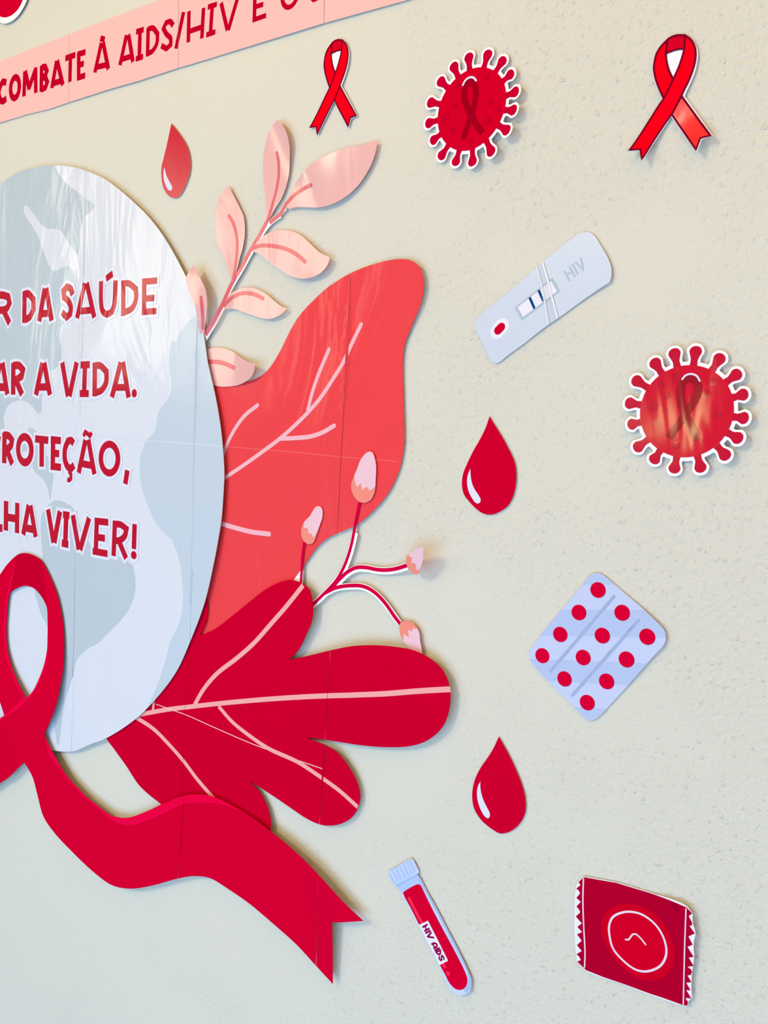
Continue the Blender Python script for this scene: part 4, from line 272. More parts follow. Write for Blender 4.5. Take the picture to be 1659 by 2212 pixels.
  {"n":"white_backing","m":"white","v":0,"s":[["E",-343.6,261.3,33.9,33.9,0],["P",[[-339.6,290.4],[-338.5,294.4],[-337.5,297.0],[-337.8,299.7],[-337.9,302.2],[-336.0,304.9],[-332.9,306.1],[-328.7,304.9],[-326.7,302.2],[-326.5,298.9],[-328.0,296.9],[-329.7,294.7],[-330.2,292.0],[-331.4,288.1]]],["P",[[-328.9,286.8],[-326.4,290.0],[-324.8,291.7],[-324.1,294.1],[-323.4,296.3],[-320.7,298.0],[-317.4,298.0],[-313.9,295.3],[-313.1,292.1],[-314.2,289.0],[-316.1,287.8],[-318.4,286.6],[-319.6,284.7],[-322.2,281.5]]],["P",[[-320.7,279.8],[-317.2,281.9],[-315.9,282.5],[-314.8,284.2],[-313.7,285.8],[-310.5,286.5],[-307.5,285.2],[-305.2,281.5],[-305.6,278.2],[-307.7,275.7],[-309.6,275.5],[-311.7,275.4],[-312.9,274.5],[-316.4,272.4]]],["P",[[-315.3,269.3],[-311.2,269.8],[-309.4,269.9],[-307.4,271.1],[-305.6,272.2],[-302.3,271.5],[-300.0,269.2],[-299.5,264.8],[-301.1,262.0],[-304.0,260.5],[-306.1,261.0],[-308.3,261.8],[-310.1,261.3],[-314.2,260.8]]],["P",[[-314.2,259.2],[-310.3,258.3],[-308.2,257.7],[-305.7,258.2],[-303.5,258.5],[-300.7,256.8],[-299.4,253.8],[-300.3,249.5],[-302.8,247.4],[-306.1,247.0],[-307.9,248.2],[-309.9,249.7],[-312.1,249.9],[-316.1,250.8]]],["P",[[-316.9,248.9],[-313.5,246.7],[-311.0,244.8],[-308.1,244.1],[-305.6,243.4],[-303.6,240.7],[-303.4,237.5],[-305.8,233.8],[-308.9,232.7],[-312.1,233.5],[-313.7,235.5],[-315.5,237.9],[-318.2,239.5],[-321.6,241.7]]],["P",[[-324.9,238.6],[-322.8,235.1],[-321.0,231.8],[-318.5,229.7],[-316.4,227.7],[-315.7,224.5],[-316.9,221.4],[-320.7,219.1],[-324.0,219.5],[-326.5,221.6],[-327.2,224.4],[-328.0,227.6],[-330.1,230.7],[-332.2,234.2]]],["P",[[-335.9,232.9],[-335.4,228.9],[-335.3,225.8],[-334.0,223.2],[-332.9,220.9],[-333.6,217.7],[-336.0,215.4],[-340.4,214.9],[-343.2,216.6],[-344.6,219.5],[-344.1,222.0],[-343.4,224.9],[-344.0,227.9],[-344.5,231.9]]],["P",[[-347.7,232.2],[-348.9,228.3],[-349.7,226.2],[-349.4,223.8],[-349.2,221.5],[-351.2,218.9],[-354.2,217.7],[-358.4,218.9],[-360.4,221.6],[-360.5,224.9],[-359.2,226.7],[-357.6,228.6],[-357.1,230.7],[-356.0,234.6]]],["P",[[-358.6,236.0],[-361.1,232.8],[-362.9,231.0],[-363.6,228.5],[-364.4,226.3],[-367.2,224.5],[-370.5,224.6],[-373.9,227.4],[-374.7,230.6],[-373.6,233.7],[-371.5,234.9],[-369.2,236.2],[-367.8,238.3],[-365.2,241.4]]],["P",[[-367.4,244.1],[-371.0,242.2],[-372.5,241.6],[-373.7,239.9],[-374.9,238.3],[-378.2,237.9],[-381.2,239.3],[-383.2,243.2],[-382.6,246.4],[-380.4,248.8],[-378.4,248.9],[-376.3,248.9],[-375.0,249.8],[-371.4,251.7]]],["P",[[-372.2,254.5],[-376.2,254.1],[-378.6,254.1],[-380.8,252.9],[-382.9,251.9],[-386.1,252.7],[-388.3,255.1],[-388.7,259.5],[-386.9,262.3],[-383.9,263.7],[-381.7,263.0],[-379.3,262.3],[-377.0,262.7],[-372.9,263.0]]],["P",[[-372.6,266.1],[-376.5,267.3],[-379.2,268.4],[-382.0,268.3],[-384.6,268.3],[-387.2,270.3],[-388.3,273.4],[-387.0,277.5],[-384.3,279.4],[-381.0,279.5],[-378.9,278.0],[-376.7,276.2],[-373.8,275.5],[-370.0,274.3]]],["P",[[-368.1,277.5],[-371.1,280.2],[-373.1,282.3],[-375.8,283.3],[-378.1,284.3],[-379.6,287.2],[-379.4,290.5],[-376.5,293.7],[-373.2,294.3],[-370.2,293.1],[-368.9,290.9],[-367.6,288.4],[-365.4,286.6],[-362.4,283.9]]],["P",[[-360.8,285.1],[-362.7,288.7],[-363.8,291.4],[-366.0,293.3],[-367.8,295.0],[-368.2,298.3],[-366.8,301.3],[-362.9,303.3],[-359.7,302.7],[-357.3,300.5],[-356.9,298.0],[-356.6,295.2],[-355.1,292.7],[-353.2,289.1]]],["P",[[-351.8,289.5],[-352.3,293.6],[-352.5,296.4],[-353.9,298.9],[-355.0,301.2],[-354.3,304.4],[-352.0,306.8],[-347.7,307.3],[-344.8,305.7],[-343.3,302.8],[-343.8,300.3],[-344.4,297.6],[-343.8,294.7],[-343.3,290.7]]]]},
  {"n":"virus_body","m":"virus_red","v":2.0,"s":[["E",-343.6,261.3,31.3,31.3,0]]},
  {"n":"spike","m":"virus_spike","v":1.0,"s":[["P",[[-338.0,290.0],[-337.1,292.6],[-336.0,295.6],[-336.1,298.7],[-336.2,301.7],[-334.8,303.6],[-332.7,304.2],[-329.9,303.3],[-328.4,301.8],[-328.2,299.4],[-330.0,296.9],[-331.7,294.3],[-332.3,291.3],[-333.0,288.5]]]]},
  {"n":"spike","m":"virus_spike","v":1.15,"s":[["P",[[-327.6,285.7],[-325.8,287.9],[-323.9,289.9],[-323.0,292.5],[-322.1,295.2],[-320.0,296.4],[-317.9,296.2],[-315.6,294.3],[-314.9,292.3],[-315.6,290.1],[-317.9,288.6],[-320.3,287.1],[-321.8,284.8],[-323.5,282.5]]]]},
  {"n":"spike","m":"virus_spike","v":1.3,"s":[["P",[[-319.9,278.4],[-317.4,279.7],[-315.5,280.5],[-314.2,282.4],[-312.9,284.3],[-310.5,284.7],[-308.7,283.7],[-307.1,281.1],[-307.2,279.0],[-308.6,277.2],[-311.0,276.9],[-313.2,276.7],[-314.8,275.4],[-317.2,273.9]]]]},
  {"n":"spike","m":"virus_spike","v":1.45,"s":[["P",[[-315.1,267.6],[-312.3,267.9],[-309.9,268.0],[-307.6,269.2],[-305.3,270.5],[-303.0,269.9],[-301.7,268.3],[-301.3,265.3],[-302.2,263.3],[-304.3,262.2],[-306.8,262.9],[-309.3,263.5],[-311.6,262.9],[-314.4,262.5]]]]},
  {"n":"spike","m":"virus_spike","v":1.6,"s":[["P",[[-314.6,257.6],[-311.9,256.9],[-309.4,256.0],[-306.6,256.4],[-303.9,256.8],[-301.9,255.5],[-301.3,253.5],[-301.9,250.6],[-303.4,249.0],[-305.7,248.7],[-308.0,250.2],[-310.3,251.7],[-313.0,252.0],[-315.7,252.5]]]]},
  {"n":"spike","m":"virus_spike","v":1.0,"s":[["P",[[-317.8,247.5],[-315.5,245.8],[-312.9,243.8],[-309.7,242.8],[-306.6,241.9],[-305.2,240.0],[-305.3,237.9],[-306.9,235.4],[-308.8,234.5],[-311.1,235.0],[-313.2,237.5],[-315.3,240.0],[-318.3,241.7],[-320.7,243.1]]]]},
  {"n":"spike","m":"virus_spike","v":1.15,"s":[["P",[[-326.3,237.7],[-324.9,235.3],[-323.2,231.8],[-320.5,229.2],[-317.9,226.8],[-317.5,224.5],[-318.5,222.6],[-321.0,221.0],[-323.1,221.1],[-325.0,222.5],[-326.0,225.9],[-327.0,229.5],[-329.2,232.7],[-330.8,235.0]]]]},
  {"n":"spike","m":"virus_spike","v":1.3,"s":[["P",[[-337.6,232.7],[-337.4,229.9],[-337.2,226.6],[-335.9,223.6],[-334.6,220.7],[-335.2,218.4],[-336.9,217.1],[-339.9,216.8],[-341.8,217.6],[-342.9,219.7],[-342.3,222.9],[-341.7,226.1],[-342.3,229.3],[-342.8,232.1]]]]},
  {"n":"spike","m":"virus_spike","v":1.45,"s":[["P",[[-349.4,232.7],[-350.3,230.0],[-351.3,227.5],[-351.1,224.8],[-350.9,222.0],[-352.3,220.2],[-354.4,219.6],[-357.3,220.5],[-358.7,222.0],[-358.9,224.4],[-357.2,226.6],[-355.6,228.8],[-355.1,231.4],[-354.3,234.1]]]]},
  {"n":"spike","m":"virus_spike","v":1.6,"s":[["P",[[-359.9,237.1],[-361.7,234.9],[-363.7,232.9],[-364.8,230.1],[-365.8,227.4],[-367.8,226.2],[-369.9,226.5],[-372.2,228.3],[-372.9,230.3],[-372.2,232.6],[-369.7,234.1],[-367.2,235.7],[-365.6,238.1],[-363.9,240.3]]]]},
  {"n":"spike","m":"virus_spike","v":1.0,"s":[["P",[[-368.2,245.6],[-370.7,244.4],[-372.7,243.6],[-374.2,241.7],[-375.8,239.9],[-378.1,239.6],[-379.9,240.7],[-381.3,243.4],[-381.1,245.5],[-379.6,247.2],[-377.2,247.4],[-374.8,247.6],[-373.0,248.8],[-370.6,250.2]]]]},
  {"n":"spike","m":"virus_spike","v":1.15,"s":[["P",[[-372.3,256.1],[-375.1,256.0],[-377.9,256.0],[-380.5,254.8],[-383.0,253.6],[-385.3,254.3],[-386.6,256.0],[-386.8,259.0],[-385.9,260.9],[-383.8,261.9],[-381.0,261.2],[-378.3,260.5],[-375.6,261.0],[-372.8,261.3]]]]},
  {"n":"spike","m":"virus_spike","v":1.3,"s":[["P",[[-372.1,267.7],[-374.7,268.7],[-377.7,269.9],[-380.9,269.9],[-384.1,269.9],[-385.9,271.4],[-386.4,273.5],[-385.5,276.3],[-383.9,277.7],[-381.5,277.8],[-379.0,276.0],[-376.3,274.2],[-373.2,273.4],[-370.5,272.7]]]]},
  {"n":"spike","m":"virus_spike","v":1.45,"s":[["P",[[-367.0,278.8],[-369.0,280.7],[-371.2,283.0],[-374.1,284.4],[-376.9,285.6],[-378.0,287.7],[-377.6,289.8],[-375.6,292.0],[-373.6,292.6],[-371.4,291.8],[-369.8,289.1],[-368.2,286.4],[-365.7,284.5],[-363.5,282.7]]]]},
  {"n":"spike","m":"virus_spike","v":1.6,"s":[["P",[[-359.3,285.9],[-360.5,288.5],[-361.8,291.4],[-364.0,293.7],[-366.2,295.9],[-366.5,298.2],[-365.4,300.0],[-362.7,301.4],[-360.6,301.2],[-358.9,299.7],[-358.3,296.6],[-357.8,293.5],[-356.1,290.8],[-354.7,288.3]]]]},
  {"n":"spike","m":"virus_spike","v":1.0,"s":[["P",[[-350.1,289.8],[-350.4,292.6],[-350.6,295.8],[-351.9,298.6],[-353.3,301.4],[-352.7,303.7],[-351.1,305.1],[-348.1,305.5],[-346.2,304.6],[-345.0,302.6],[-345.6,299.5],[-346.1,296.4],[-345.4,293.3],[-344.9,290.5]]]]},
  {"n":"spot","m":"virus_spot","v":3.0,"s":[["E",-367.0,259.0,3.32,3.32,0]]},
  {"n":"spot","m":"virus_spot","v":3.15,"s":[["E",-359.5,248.0,2.78,2.78,0]]},
  {"n":"spot","m":"virus_spot","v":3.3,"s":[["E",-327.2,249.8,3.36,3.36,0]]},
  {"n":"spot","m":"virus_spot","v":3.45,"s":[["E",-327.5,263.9,2.94,2.94,0]]},
  {"n":"spot","m":"virus_spot","v":3.6,"s":[["E",-331.9,283.7,2.39,2.39,0]]},
  {"n":"spot","m":"virus_spot","v":3.0,"s":[["E",-359.4,267.3,2.48,2.48,0]]},
  {"n":"spot","m":"virus_spot","v":3.15,"s":[["E",-358.2,282.5,2.62,2.62,0]]},
  {"n":"spot","m":"virus_spot","v":3.3,"s":[["E",-342.1,236.0,2.43,2.43,0]]},
  {"n":"spot","m":"virus_spot","v":3.45,"s":[["E",-318.2,255.9,2.35,2.35,0]]},
  {"n":"ribbon_print","m":"virus_ribbon","v":4.0,"s":[["S",4.89,"b",1,[[-349.3,239.8],[-345.1,252.0],[-341.8,262.2],[-340.4,270.9],[-341.8,278.7],[-345.6,282.9],[-350.0,281.0],[-351.2,274.2],[-348.3,265.3],[-342.8,256.0],[-336.6,247.2],[-331.3,241.4]]]]},
  {"n":"highlight","m":"highlight","v":5.0,"s":[["S",1.58,"r",1,[[-352.6,281.5],[-350.7,284.6],[-347.0,286.1],[-343.2,285.2],[-340.8,282.5]]]]},
 ]),
 ({'n': 'test_strip_cutout','l': 'pale blue rapid test cassette cutout with two dark blue lines','c': 'test strip','k': 'strip'}, [
  {"n":"card","m":"test_blue","v":0,"s":[["P",[[-245.5,157.0],[-242.0,157.5],[-237.3,156.6],[-234.0,154.1],[-228.0,146.0],[-221.7,136.3],[-219.0,129.7],[-218.4,124.0],[-219.5,119.8],[-225.4,116.7],[-238.7,108.6],[-253.6,98.6],[-269.0,88.8],[-284.8,77.4],[-297.0,69.2],[-304.5,63.8],[-308.0,63.3],[-311.3,65.0],[-314.8,69.8],[-319.9,77.7],[-325.1,86.5],[-327.8,91.3],[-327.9,96.9],[-325.3,100.3],[-305.0,114.6],[-280.8,132.8],[-265.4,144.3],[-254.0,152.0]]]]},
  {"n":"window_frame","m":"test_frame","v":1.0,"s":[["L",[[-294.3,105.6],[-264.5,126.5],[-257.4,115.9],[-287.1,95.4]]]]},
  {"n":"result_window","m":"test_white","v":2.0,"s":[["L",[[-291.5,105.6],[-265.3,123.8],[-259.7,115.9],[-286.2,97.9]]]]},
  {"n":"test_line","m":"navy","v":3.0,"s":[["S",1.91,"b",0,[[-281.9,112.6],[-277.2,104.1]]]],"a":2},
  {"n":"test_line","m":"navy","v":3.15,"s":[["S",1.89,"b",0,[[-274.9,117.6],[-270.2,109.2]]]],"a":2},
  {"n":"sample_well","m":"test_white","v":1.15,"s":[["S",12.22,"r",0,[[-307.7,87.6],[-303.8,91.9]]]]},
  {"n":"blood_spot","m":"crimson","v":2.15,"s":[["S",6.63,"r",0,[[-307.2,88.5],[-304.4,91.1]]]],"a":5},
  {"n":"letter","m":"test_letter","v":1.3,"s":[["S",1.23,"b",0,[[-255.4,130.6],[-250.4,122.9]]],["S",1.22,"b",0,[[-251.6,133.6],[-246.5,125.5]]],["S",1.22,"b",0,[[-252.9,127.7],[-249.4,129.9]]]]},
  {"n":"letter","m":"test_letter","v":1.45,"s":[["S",1.21,"b",0,[[-249.4,135.1],[-244.3,127.3]]]]},
  {"n":"letter","m":"test_letter","v":1.6,"s":[["S",1.21,"b",0,[[-247.2,136.5],[-240.5,130.1]]],["S",1.21,"b",0,[[-243.3,139.4],[-240.5,130.1]]]]},
  {"n":"clear_tape","m":"tape","v":4.0,"s":[["L",[[-278.5,134.5],[-273.0,137.8],[-256.5,95.4],[-265.0,90.5]]]],"c":0,"l":"strip of clear tape"},
  {"n":"tape_edge","m":"tape_edge","v":5.0,"s":[["S",1.1,"b",1,[[-277.9,135.6],[-272.9,121.9],[-268.9,108.2],[-264.3,89.8]]]],"c":0,"a":10},  # tape edges drawn as white ridges, glare put into the colour
  {"n":"tape_edge","m":"tape_edge","v":5.15,"s":[["S",1.41,"b",1,[[-273.5,139.0],[-268.3,126.0],[-263.6,112.4],[-256.8,94.0]]]],"c":0,"a":10},
 ]),
 ({'n': 'pill_blister_cutout','l': 'tilted pale blue pill blister card cutout with twelve red pills','c': 'blister pack','k': 'blister'}, [
  {"n":"card","m":"blister_light","v":0,"s":[["P",[[-214.4,-91.1],[-208.7,-90.1],[-205.7,-91.6],[-191.3,-100.9],[-176.6,-110.2],[-165.6,-117.8],[-159.0,-123.4],[-157.6,-127.8],[-158.2,-132.7],[-166.6,-145.5],[-178.8,-164.3],[-191.4,-182.9],[-201.1,-196.8],[-205.2,-200.4],[-208.8,-201.3],[-211.9,-200.3],[-223.0,-192.7],[-244.3,-178.4],[-257.1,-168.3],[-260.5,-163.8],[-260.7,-158.5],[-257.5,-153.3],[-240.7,-127.8],[-227.0,-108.0],[-217.1,-93.6]]]]},
  {"n":"stripe","m":"blister_dark","v":1.0,"s":[["L",[[-227.6,-101.3],[-195.3,-96.5],[-199.7,-86.1],[-228.5,-90.2]]]],"c":0},
  {"n":"stripe","m":"blister_dark","v":1.15,"s":[["L",[[-248.7,-124.4],[-169.6,-111.0],[-151.3,-127.1],[-262.9,-146.8]]]],"c":0},
  {"n":"stripe","m":"blister_dark","v":1.3,"s":[["L",[[-264.6,-166.1],[-162.9,-148.6],[-171.7,-166.1],[-256.1,-181.0]]]],"c":0},
  {"n":"stripe","m":"blister_dark","v":1.45,"s":[["L",[[-234.9,-197.6],[-190.9,-188.6],[-189.9,-201.1],[-233.7,-212.5]]]],"c":0},
  {"n":"fold_line","m":"blister_line","v":2.0,"s":[["S",2.06,"r",0,[[-197.5,-105.6],[-242.2,-171.5]]]]},
  {"n":"fold_line","m":"blister_line","v":2.15,"s":[["S",2.01,"r",0,[[-178.0,-119.6],[-222.9,-185.5]]]]},
  {"n":"pill","m":"crimson_flat","v":2.3,"s":[["E",-209.7,-102.8,5.85,5.85,0]]},
  {"n":"pill","m":"crimson_flat","v":2.45,"s":[["E",-222.9,-122.0,5.85,5.85,0]]},
  {"n":"pill","m":"crimson_flat","v":2.6,"s":[["E",-236.2,-141.2,5.85,5.85,0]]},
  {"n":"pill","m":"crimson_flat","v":2.0,"s":[["E",-249.4,-160.5,5.85,5.85,0]]},
  {"n":"pill","m":"crimson_flat","v":2.15,"s":[["E",-190.3,-116.5,5.85,5.85,0]]},
  {"n":"pill","m":"crimson_flat","v":2.3,"s":[["E",-203.6,-135.9,5.85,5.85,0]]},
  {"n":"pill","m":"crimson_flat","v":2.45,"s":[["E",-216.8,-155.2,5.85,5.85,0]]},
  {"n":"pill","m":"crimson_flat","v":2.6,"s":[["E",-230.0,-174.5,5.85,5.85,0]]},
  {"n":"pill","m":"crimson_flat","v":2.0,"s":[["E",-170.7,-130.3,5.85,5.85,0]]},
  {"n":"pill","m":"crimson_flat","v":2.15,"s":[["E",-184.2,-149.8,5.85,5.85,0]]},
  {"n":"pill","m":"crimson_flat","v":2.3,"s":[["E",-197.5,-169.1,5.85,5.85,0]]},
  {"n":"pill","m":"crimson_flat","v":2.45,"s":[["E",-210.8,-188.4,5.85,5.85,0]]},
 ]),
 ({'n': 'test_tube_cutout','l': 'blood filled test tube cutout with pale blue cap and small white label','c': 'test tube','k': 'tube'}, [
  {"n":"tube_body","m":"tube_blue","v":0,"s":[["P",[[-379.4,-383.4],[-374.4,-378.7],[-356.5,-362.6],[-353.9,-363.3],[-350.0,-368.1],[-347.4,-370.9],[-347.7,-373.0],[-348.7,-374.5],[-345.4,-377.3],[-337.6,-386.6],[-327.7,-397.0],[-317.2,-409.4],[-307.4,-420.6],[-298.4,-431.2],[-292.2,-439.2],[-289.9,-442.3],[-289.1,-446.1],[-289.3,-451.0],[-291.7,-456.3],[-296.7,-460.5],[-302.0,-462.4],[-308.4,-461.2],[-313.7,-457.1],[-318.6,-450.1],[-330.4,-435.6],[-342.0,-422.9],[-353.8,-410.0],[-363.3,-399.7],[-369.7,-393.6],[-372.3,-393.3],[-376.7,-388.9]]]]},
  {"n":"tube_shade","m":"tube_shade","v":1.0,"s":[["S",2.98,"b",1,[[-349.3,-374.7],[-342.1,-382.7],[-327.6,-398.2],[-307.3,-421.8],[-292.9,-438.4],[-291.0,-443.4],[-291.1,-450.0],[-294.4,-456.4]]]],"c":0},
  {"n":"tube_interior","m":"tube_inner","v":1.15,"s":[["L",[[-369.3,-393.7],[-348.7,-375.2],[-344.9,-383.7],[-362.7,-398.2]]]],"c":0},
  {"n":"cap","m":"tube_cap","v":2.0,"s":[["L",[[-379.4,-383.4],[-374.4,-378.9],[-356.5,-362.6],[-354.0,-363.3],[-350.0,-368.1],[-347.5,-371.0],[-347.8,-372.9],[-371.0,-393.3],[-372.4,-393.2],[-376.7,-388.9]]]],"c":0},
  {"n":"cap_ridge","m":"cap_ridge","v":3.0,"s":[["S",1.48,"r",0,[[-377.6,-385.1],[-371.7,-391.2]]]],"a":3},
  {"n":"cap_ridge","m":"cap_ridge","v":3.15,"s":[["S",1.47,"r",0,[[-374.9,-380.7],[-368.7,-387.7]]]],"a":3},
  {"n":"cap_ridge","m":"cap_ridge","v":3.3,"s":[["S",1.46,"r",0,[[-371.2,-377.5],[-365.2,-385.4]]]],"a":3},
  {"n":"cap_ridge","m":"cap_ridge","v":3.45,"s":[["S",1.45,"r",0,[[-367.5,-374.4],[-361.3,-382.1]]]],"a":3},
  {"n":"cap_ridge","m":"cap_ridge","v":3.6,"s":[["S",1.45,"r",0,[[-363.9,-371.0],[-358.0,-379.0]]]],"a":3},
  {"n":"cap_ridge","m":"cap_ridge","v":3.0,"s":[["S",1.44,"r",0,[[-360.3,-367.9],[-354.4,-375.7]]]],"a":3},
  {"n":"cap_ridge","m":"cap_ridge","v":3.15,"s":[["S",1.43,"r",0,[[-357.5,-365.3],[-352.3,-372.3]]]],"a":3},
  {"n":"cap_lip","m":"tube_shade","v":2.15,"s":[["S",1.54,"b",0,[[-370.3,-393.6],[-348.6,-374.5]]]],"c":0},  # shadow band below the cap, drawn in darker blue
  {"n":"blood","m":"tube_red","v":2.3,"s":[["P",[[-362.4,-396.2],[-360.7,-394.3],[-347.4,-383.0],[-344.9,-383.1],[-337.1,-393.2],[-329.4,-402.6],[-318.1,-415.4],[-306.8,-427.7],[-296.2,-439.9],[-293.5,-444.6],[-293.4,-450.0],[-296.0,-454.5],[-300.5,-457.6],[-305.3,-458.0],[-310.4,-455.5],[-314.3,-451.2],[-320.8,-444.7],[-332.9,-431.0],[-343.8,-418.5],[-354.0,-406.6],[-361.5,-398.4]]]]},
  {"n":"highlight","m":"tube_hi","v":3.3,"s":[["S",2.75,"r",1,[[-355.5,-399.1],[-348.9,-407.1],[-340.7,-416.1]]]],"a":12},
  {"n":"highlight","m":"tube_hi","v":3.45,"s":[["S",2.8,"r",0,[[-319.1,-441.1],[-315.8,-444.1]]]],"a":12},
  {"n":"highlight","m":"tube_hi","v":3.6,"s":[["E",-311.9,-448.4,1.8,1.8,0]],"a":12},
  {"n":"tube_label","m":"test_white","v":4.0,"s":[["L",[[-344.1,-418.7],[-335.2,-411.1],[-312.8,-437.5],[-320.7,-445.0]]]]},
  {"n":"letter","m":"tube_text","v":5.0,"s":[["S",1.49,"r",0,[[-339.7,-418.7],[-335.7,-414.9]]],["S",1.49,"r",0,[[-337.7,-421.4],[-333.6,-417.6]]],["S",1.49,"r",0,[[-337.7,-417.2],[-336.0,-419.6]]]],"a":16},
  {"n":"letter","m":"tube_text","v":5.15,"s":[["S",1.49,"r",0,[[-336.4,-422.8],[-332.4,-419.0]]]],"a":16},
  {"n":"letter","m":"tube_text","v":5.3,"s":[["S",1.49,"r",0,[[-331.3,-420.2],[-334.2,-425.1]]],["S",1.48,"r",0,[[-334.4,-425.3],[-328.6,-423.6]]]],"a":16},
  {"n":"letter","m":"tube_text","v":5.45,"s":[["S",1.48,"r",1,[[-329.7,-430.0],[-327.3,-428.0],[-325.2,-427.9],[-324.5,-429.0],[-325.2,-430.8],[-327.3,-432.6]]],["S",1.48,"r",0,[[-328.4,-429.9],[-326.9,-431.7]]]],"a":16},
  {"n":"letter","m":"tube_text","v":5.6,"s":[["S",1.47,"r",0,[[-326.2,-434.1],[-322.3,-430.4]]]],"a":16},
  {"n":"letter","m":"tube_text","v":5.0,"s":[["S",1.47,"r",0,[[-325.1,-435.3],[-321.1,-431.6]]],["S",1.48,"r",1,[[-321.2,-431.7],[-320.7,-433.7],[-321.3,-435.7],[-322.9,-436.2],[-324.3,-435.6],[-325.1,-435.2]]]],"a":16},
  {"n":"letter","m":"tube_text","v":5.15,"s":[["S",1.47,"r",1,[[-321.6,-437.9],[-321.6,-439.3],[-320.2,-440.3],[-319.1,-439.4],[-319.3,-437.7],[-319.3,-436.2],[-318.5,-435.6],[-317.2,-436.3],[-316.9,-438.1]]]],"a":16},
 ]),
 ({'n': 'condom_packet_cutout','l': 'square dark red wrapper cutout with zigzag sides and white ring','c': 'wrapper','k': 'packet'}, [
  {"n":"white_backing","m":"white_blue","v":0,"s":[["P",[[-202.9,-321.7],[-177.5,-316.9],[-152.1,-315.0],[-126.4,-313.3],[-121.9,-316.4],[-121.2,-323.2],[-118.8,-329.4],[-119.4,-337.8],[-118.3,-347.7],[-118.8,-360.4],[-118.3,-371.3],[-117.6,-377.5],[-119.6,-382.0],[-119.6,-385.5],[-123.0,-387.2],[-145.6,-390.5],[-164.6,-391.5],[-181.0,-393.4],[-194.5,-393.8],[-202.4,-390.0],[-205.4,-373.3],[-207.3,-355.2],[-208.0,-333.2],[-206.6,-327.6]]]]},
  {"n":"wrapper_print","m":"packet_red","v":1.0,"s":[["L",[[-202.5,-322.2],[-206.2,-327.6],[-204.4,-329.2],[-207.5,-333.2],[-205.4,-334.0],[-204.2,-335.6],[-206.8,-340.4],[-203.1,-342.1],[-206.2,-347.1],[-204.2,-348.4],[-202.8,-350.3],[-206.0,-355.0],[-200.9,-358.5],[-204.2,-362.6],[-200.1,-365.1],[-203.9,-368.4],[-199.9,-372.0],[-203.3,-376.9],[-199.2,-380.0],[-203.1,-384.2],[-200.7,-385.2],[-199.3,-387.4],[-202.1,-389.7],[-194.5,-393.3],[-181.0,-392.7],[-164.7,-391.0],[-145.7,-389.6],[-122.9,-386.6],[-120.0,-385.2],[-119.9,-382.2],[-121.9,-380.4],[-118.0,-378.5],[-119.4,-376.6],[-121.8,-374.4],[-118.8,-372.7],[-122.2,-369.0],[-118.7,-366.6],[-121.8,-363.1],[-119.7,-361.7],[-118.9,-359.2],[-119.5,-357.5],[-122.3,-356.9],[-118.2,-353.9],[-122.0,-349.8],[-118.7,-347.3],[-123.5,-342.4],[-120.0,-338.9],[-123.5,-334.6],[-119.2,-329.9],[-123.5,-326.4],[-121.8,-325.5],[-121.6,-323.4],[-124.4,-319.7],[-122.2,-316.6],[-126.4,-314.3],[-152.1,-315.5],[-177.5,-317.3]]]]},
  {"n":"ring_glow","m":"packet_glow","v":2.0,"s":[["P",[[-167.4,-329.6],[-157.3,-327.6],[-145.8,-330.7],[-137.6,-338.1],[-132.7,-348.2],[-132.0,-359.1],[-136.1,-370.4],[-144.1,-378.5],[-152.6,-381.8],[-163.0,-380.8],[-173.2,-375.8],[-181.1,-367.7],[-185.7,-357.3],[-185.0,-345.5],[-178.5,-336.0]]]],"l":"softly glowing brighter red disc"},
  {"n":"ring_disc","m":"packet_disc","v":3.0,"s":[["P",[[-165.6,-334.6],[-156.8,-333.7],[-147.1,-336.9],[-141.0,-343.0],[-137.9,-350.8],[-137.9,-357.4],[-140.9,-365.4],[-147.2,-372.0],[-153.2,-375.3],[-159.5,-375.8],[-169.5,-372.2],[-175.9,-366.8],[-179.2,-358.7],[-180.0,-351.5],[-177.9,-343.9],[-172.4,-338.3]]]]},
  {"n":"ring_line","m":"packet_white","v":4.0,"s":[["R",1.58,"b",1,[[-165.6,-334.6],[-156.8,-333.3],[-147.1,-336.7],[-141.0,-343.0],[-137.9,-350.8],[-137.9,-357.4],[-140.9,-365.4],[-147.2,-372.0],[-153.2,-375.3],[-159.5,-376.0],[-169.5,-372.3],[-175.9,-367.1],[-179.1,-358.7],[-180.0,-351.5],[-177.9,-343.9],[-172.4,-338.3]]]]},
  {"n":"squiggle","m":"packet_white","v":4.15,"s":[["S",1.18,"b",1,[[-167.6,-356.8],[-165.1,-356.0],[-162.3,-350.7],[-159.9,-349.5],[-156.6,-351.1],[-152.2,-354.7]]]]},
  {"n":"edge_line","m":"packet_white","v":2.15,"s":[["S",1.05,"b",1,[[-202.5,-322.9],[-201.5,-340.4],[-199.2,-360.2],[-196.5,-379.9],[-195.9,-391.8]]]]},
  {"n":"edge_line","m":"packet_white","v":2.3,"s":[["S",0.94,"b",1,[[-126.7,-315.0],[-125.5,-341.2],[-124.0,-366.7],[-122.8,-386.2]]]]},
 ]),
]

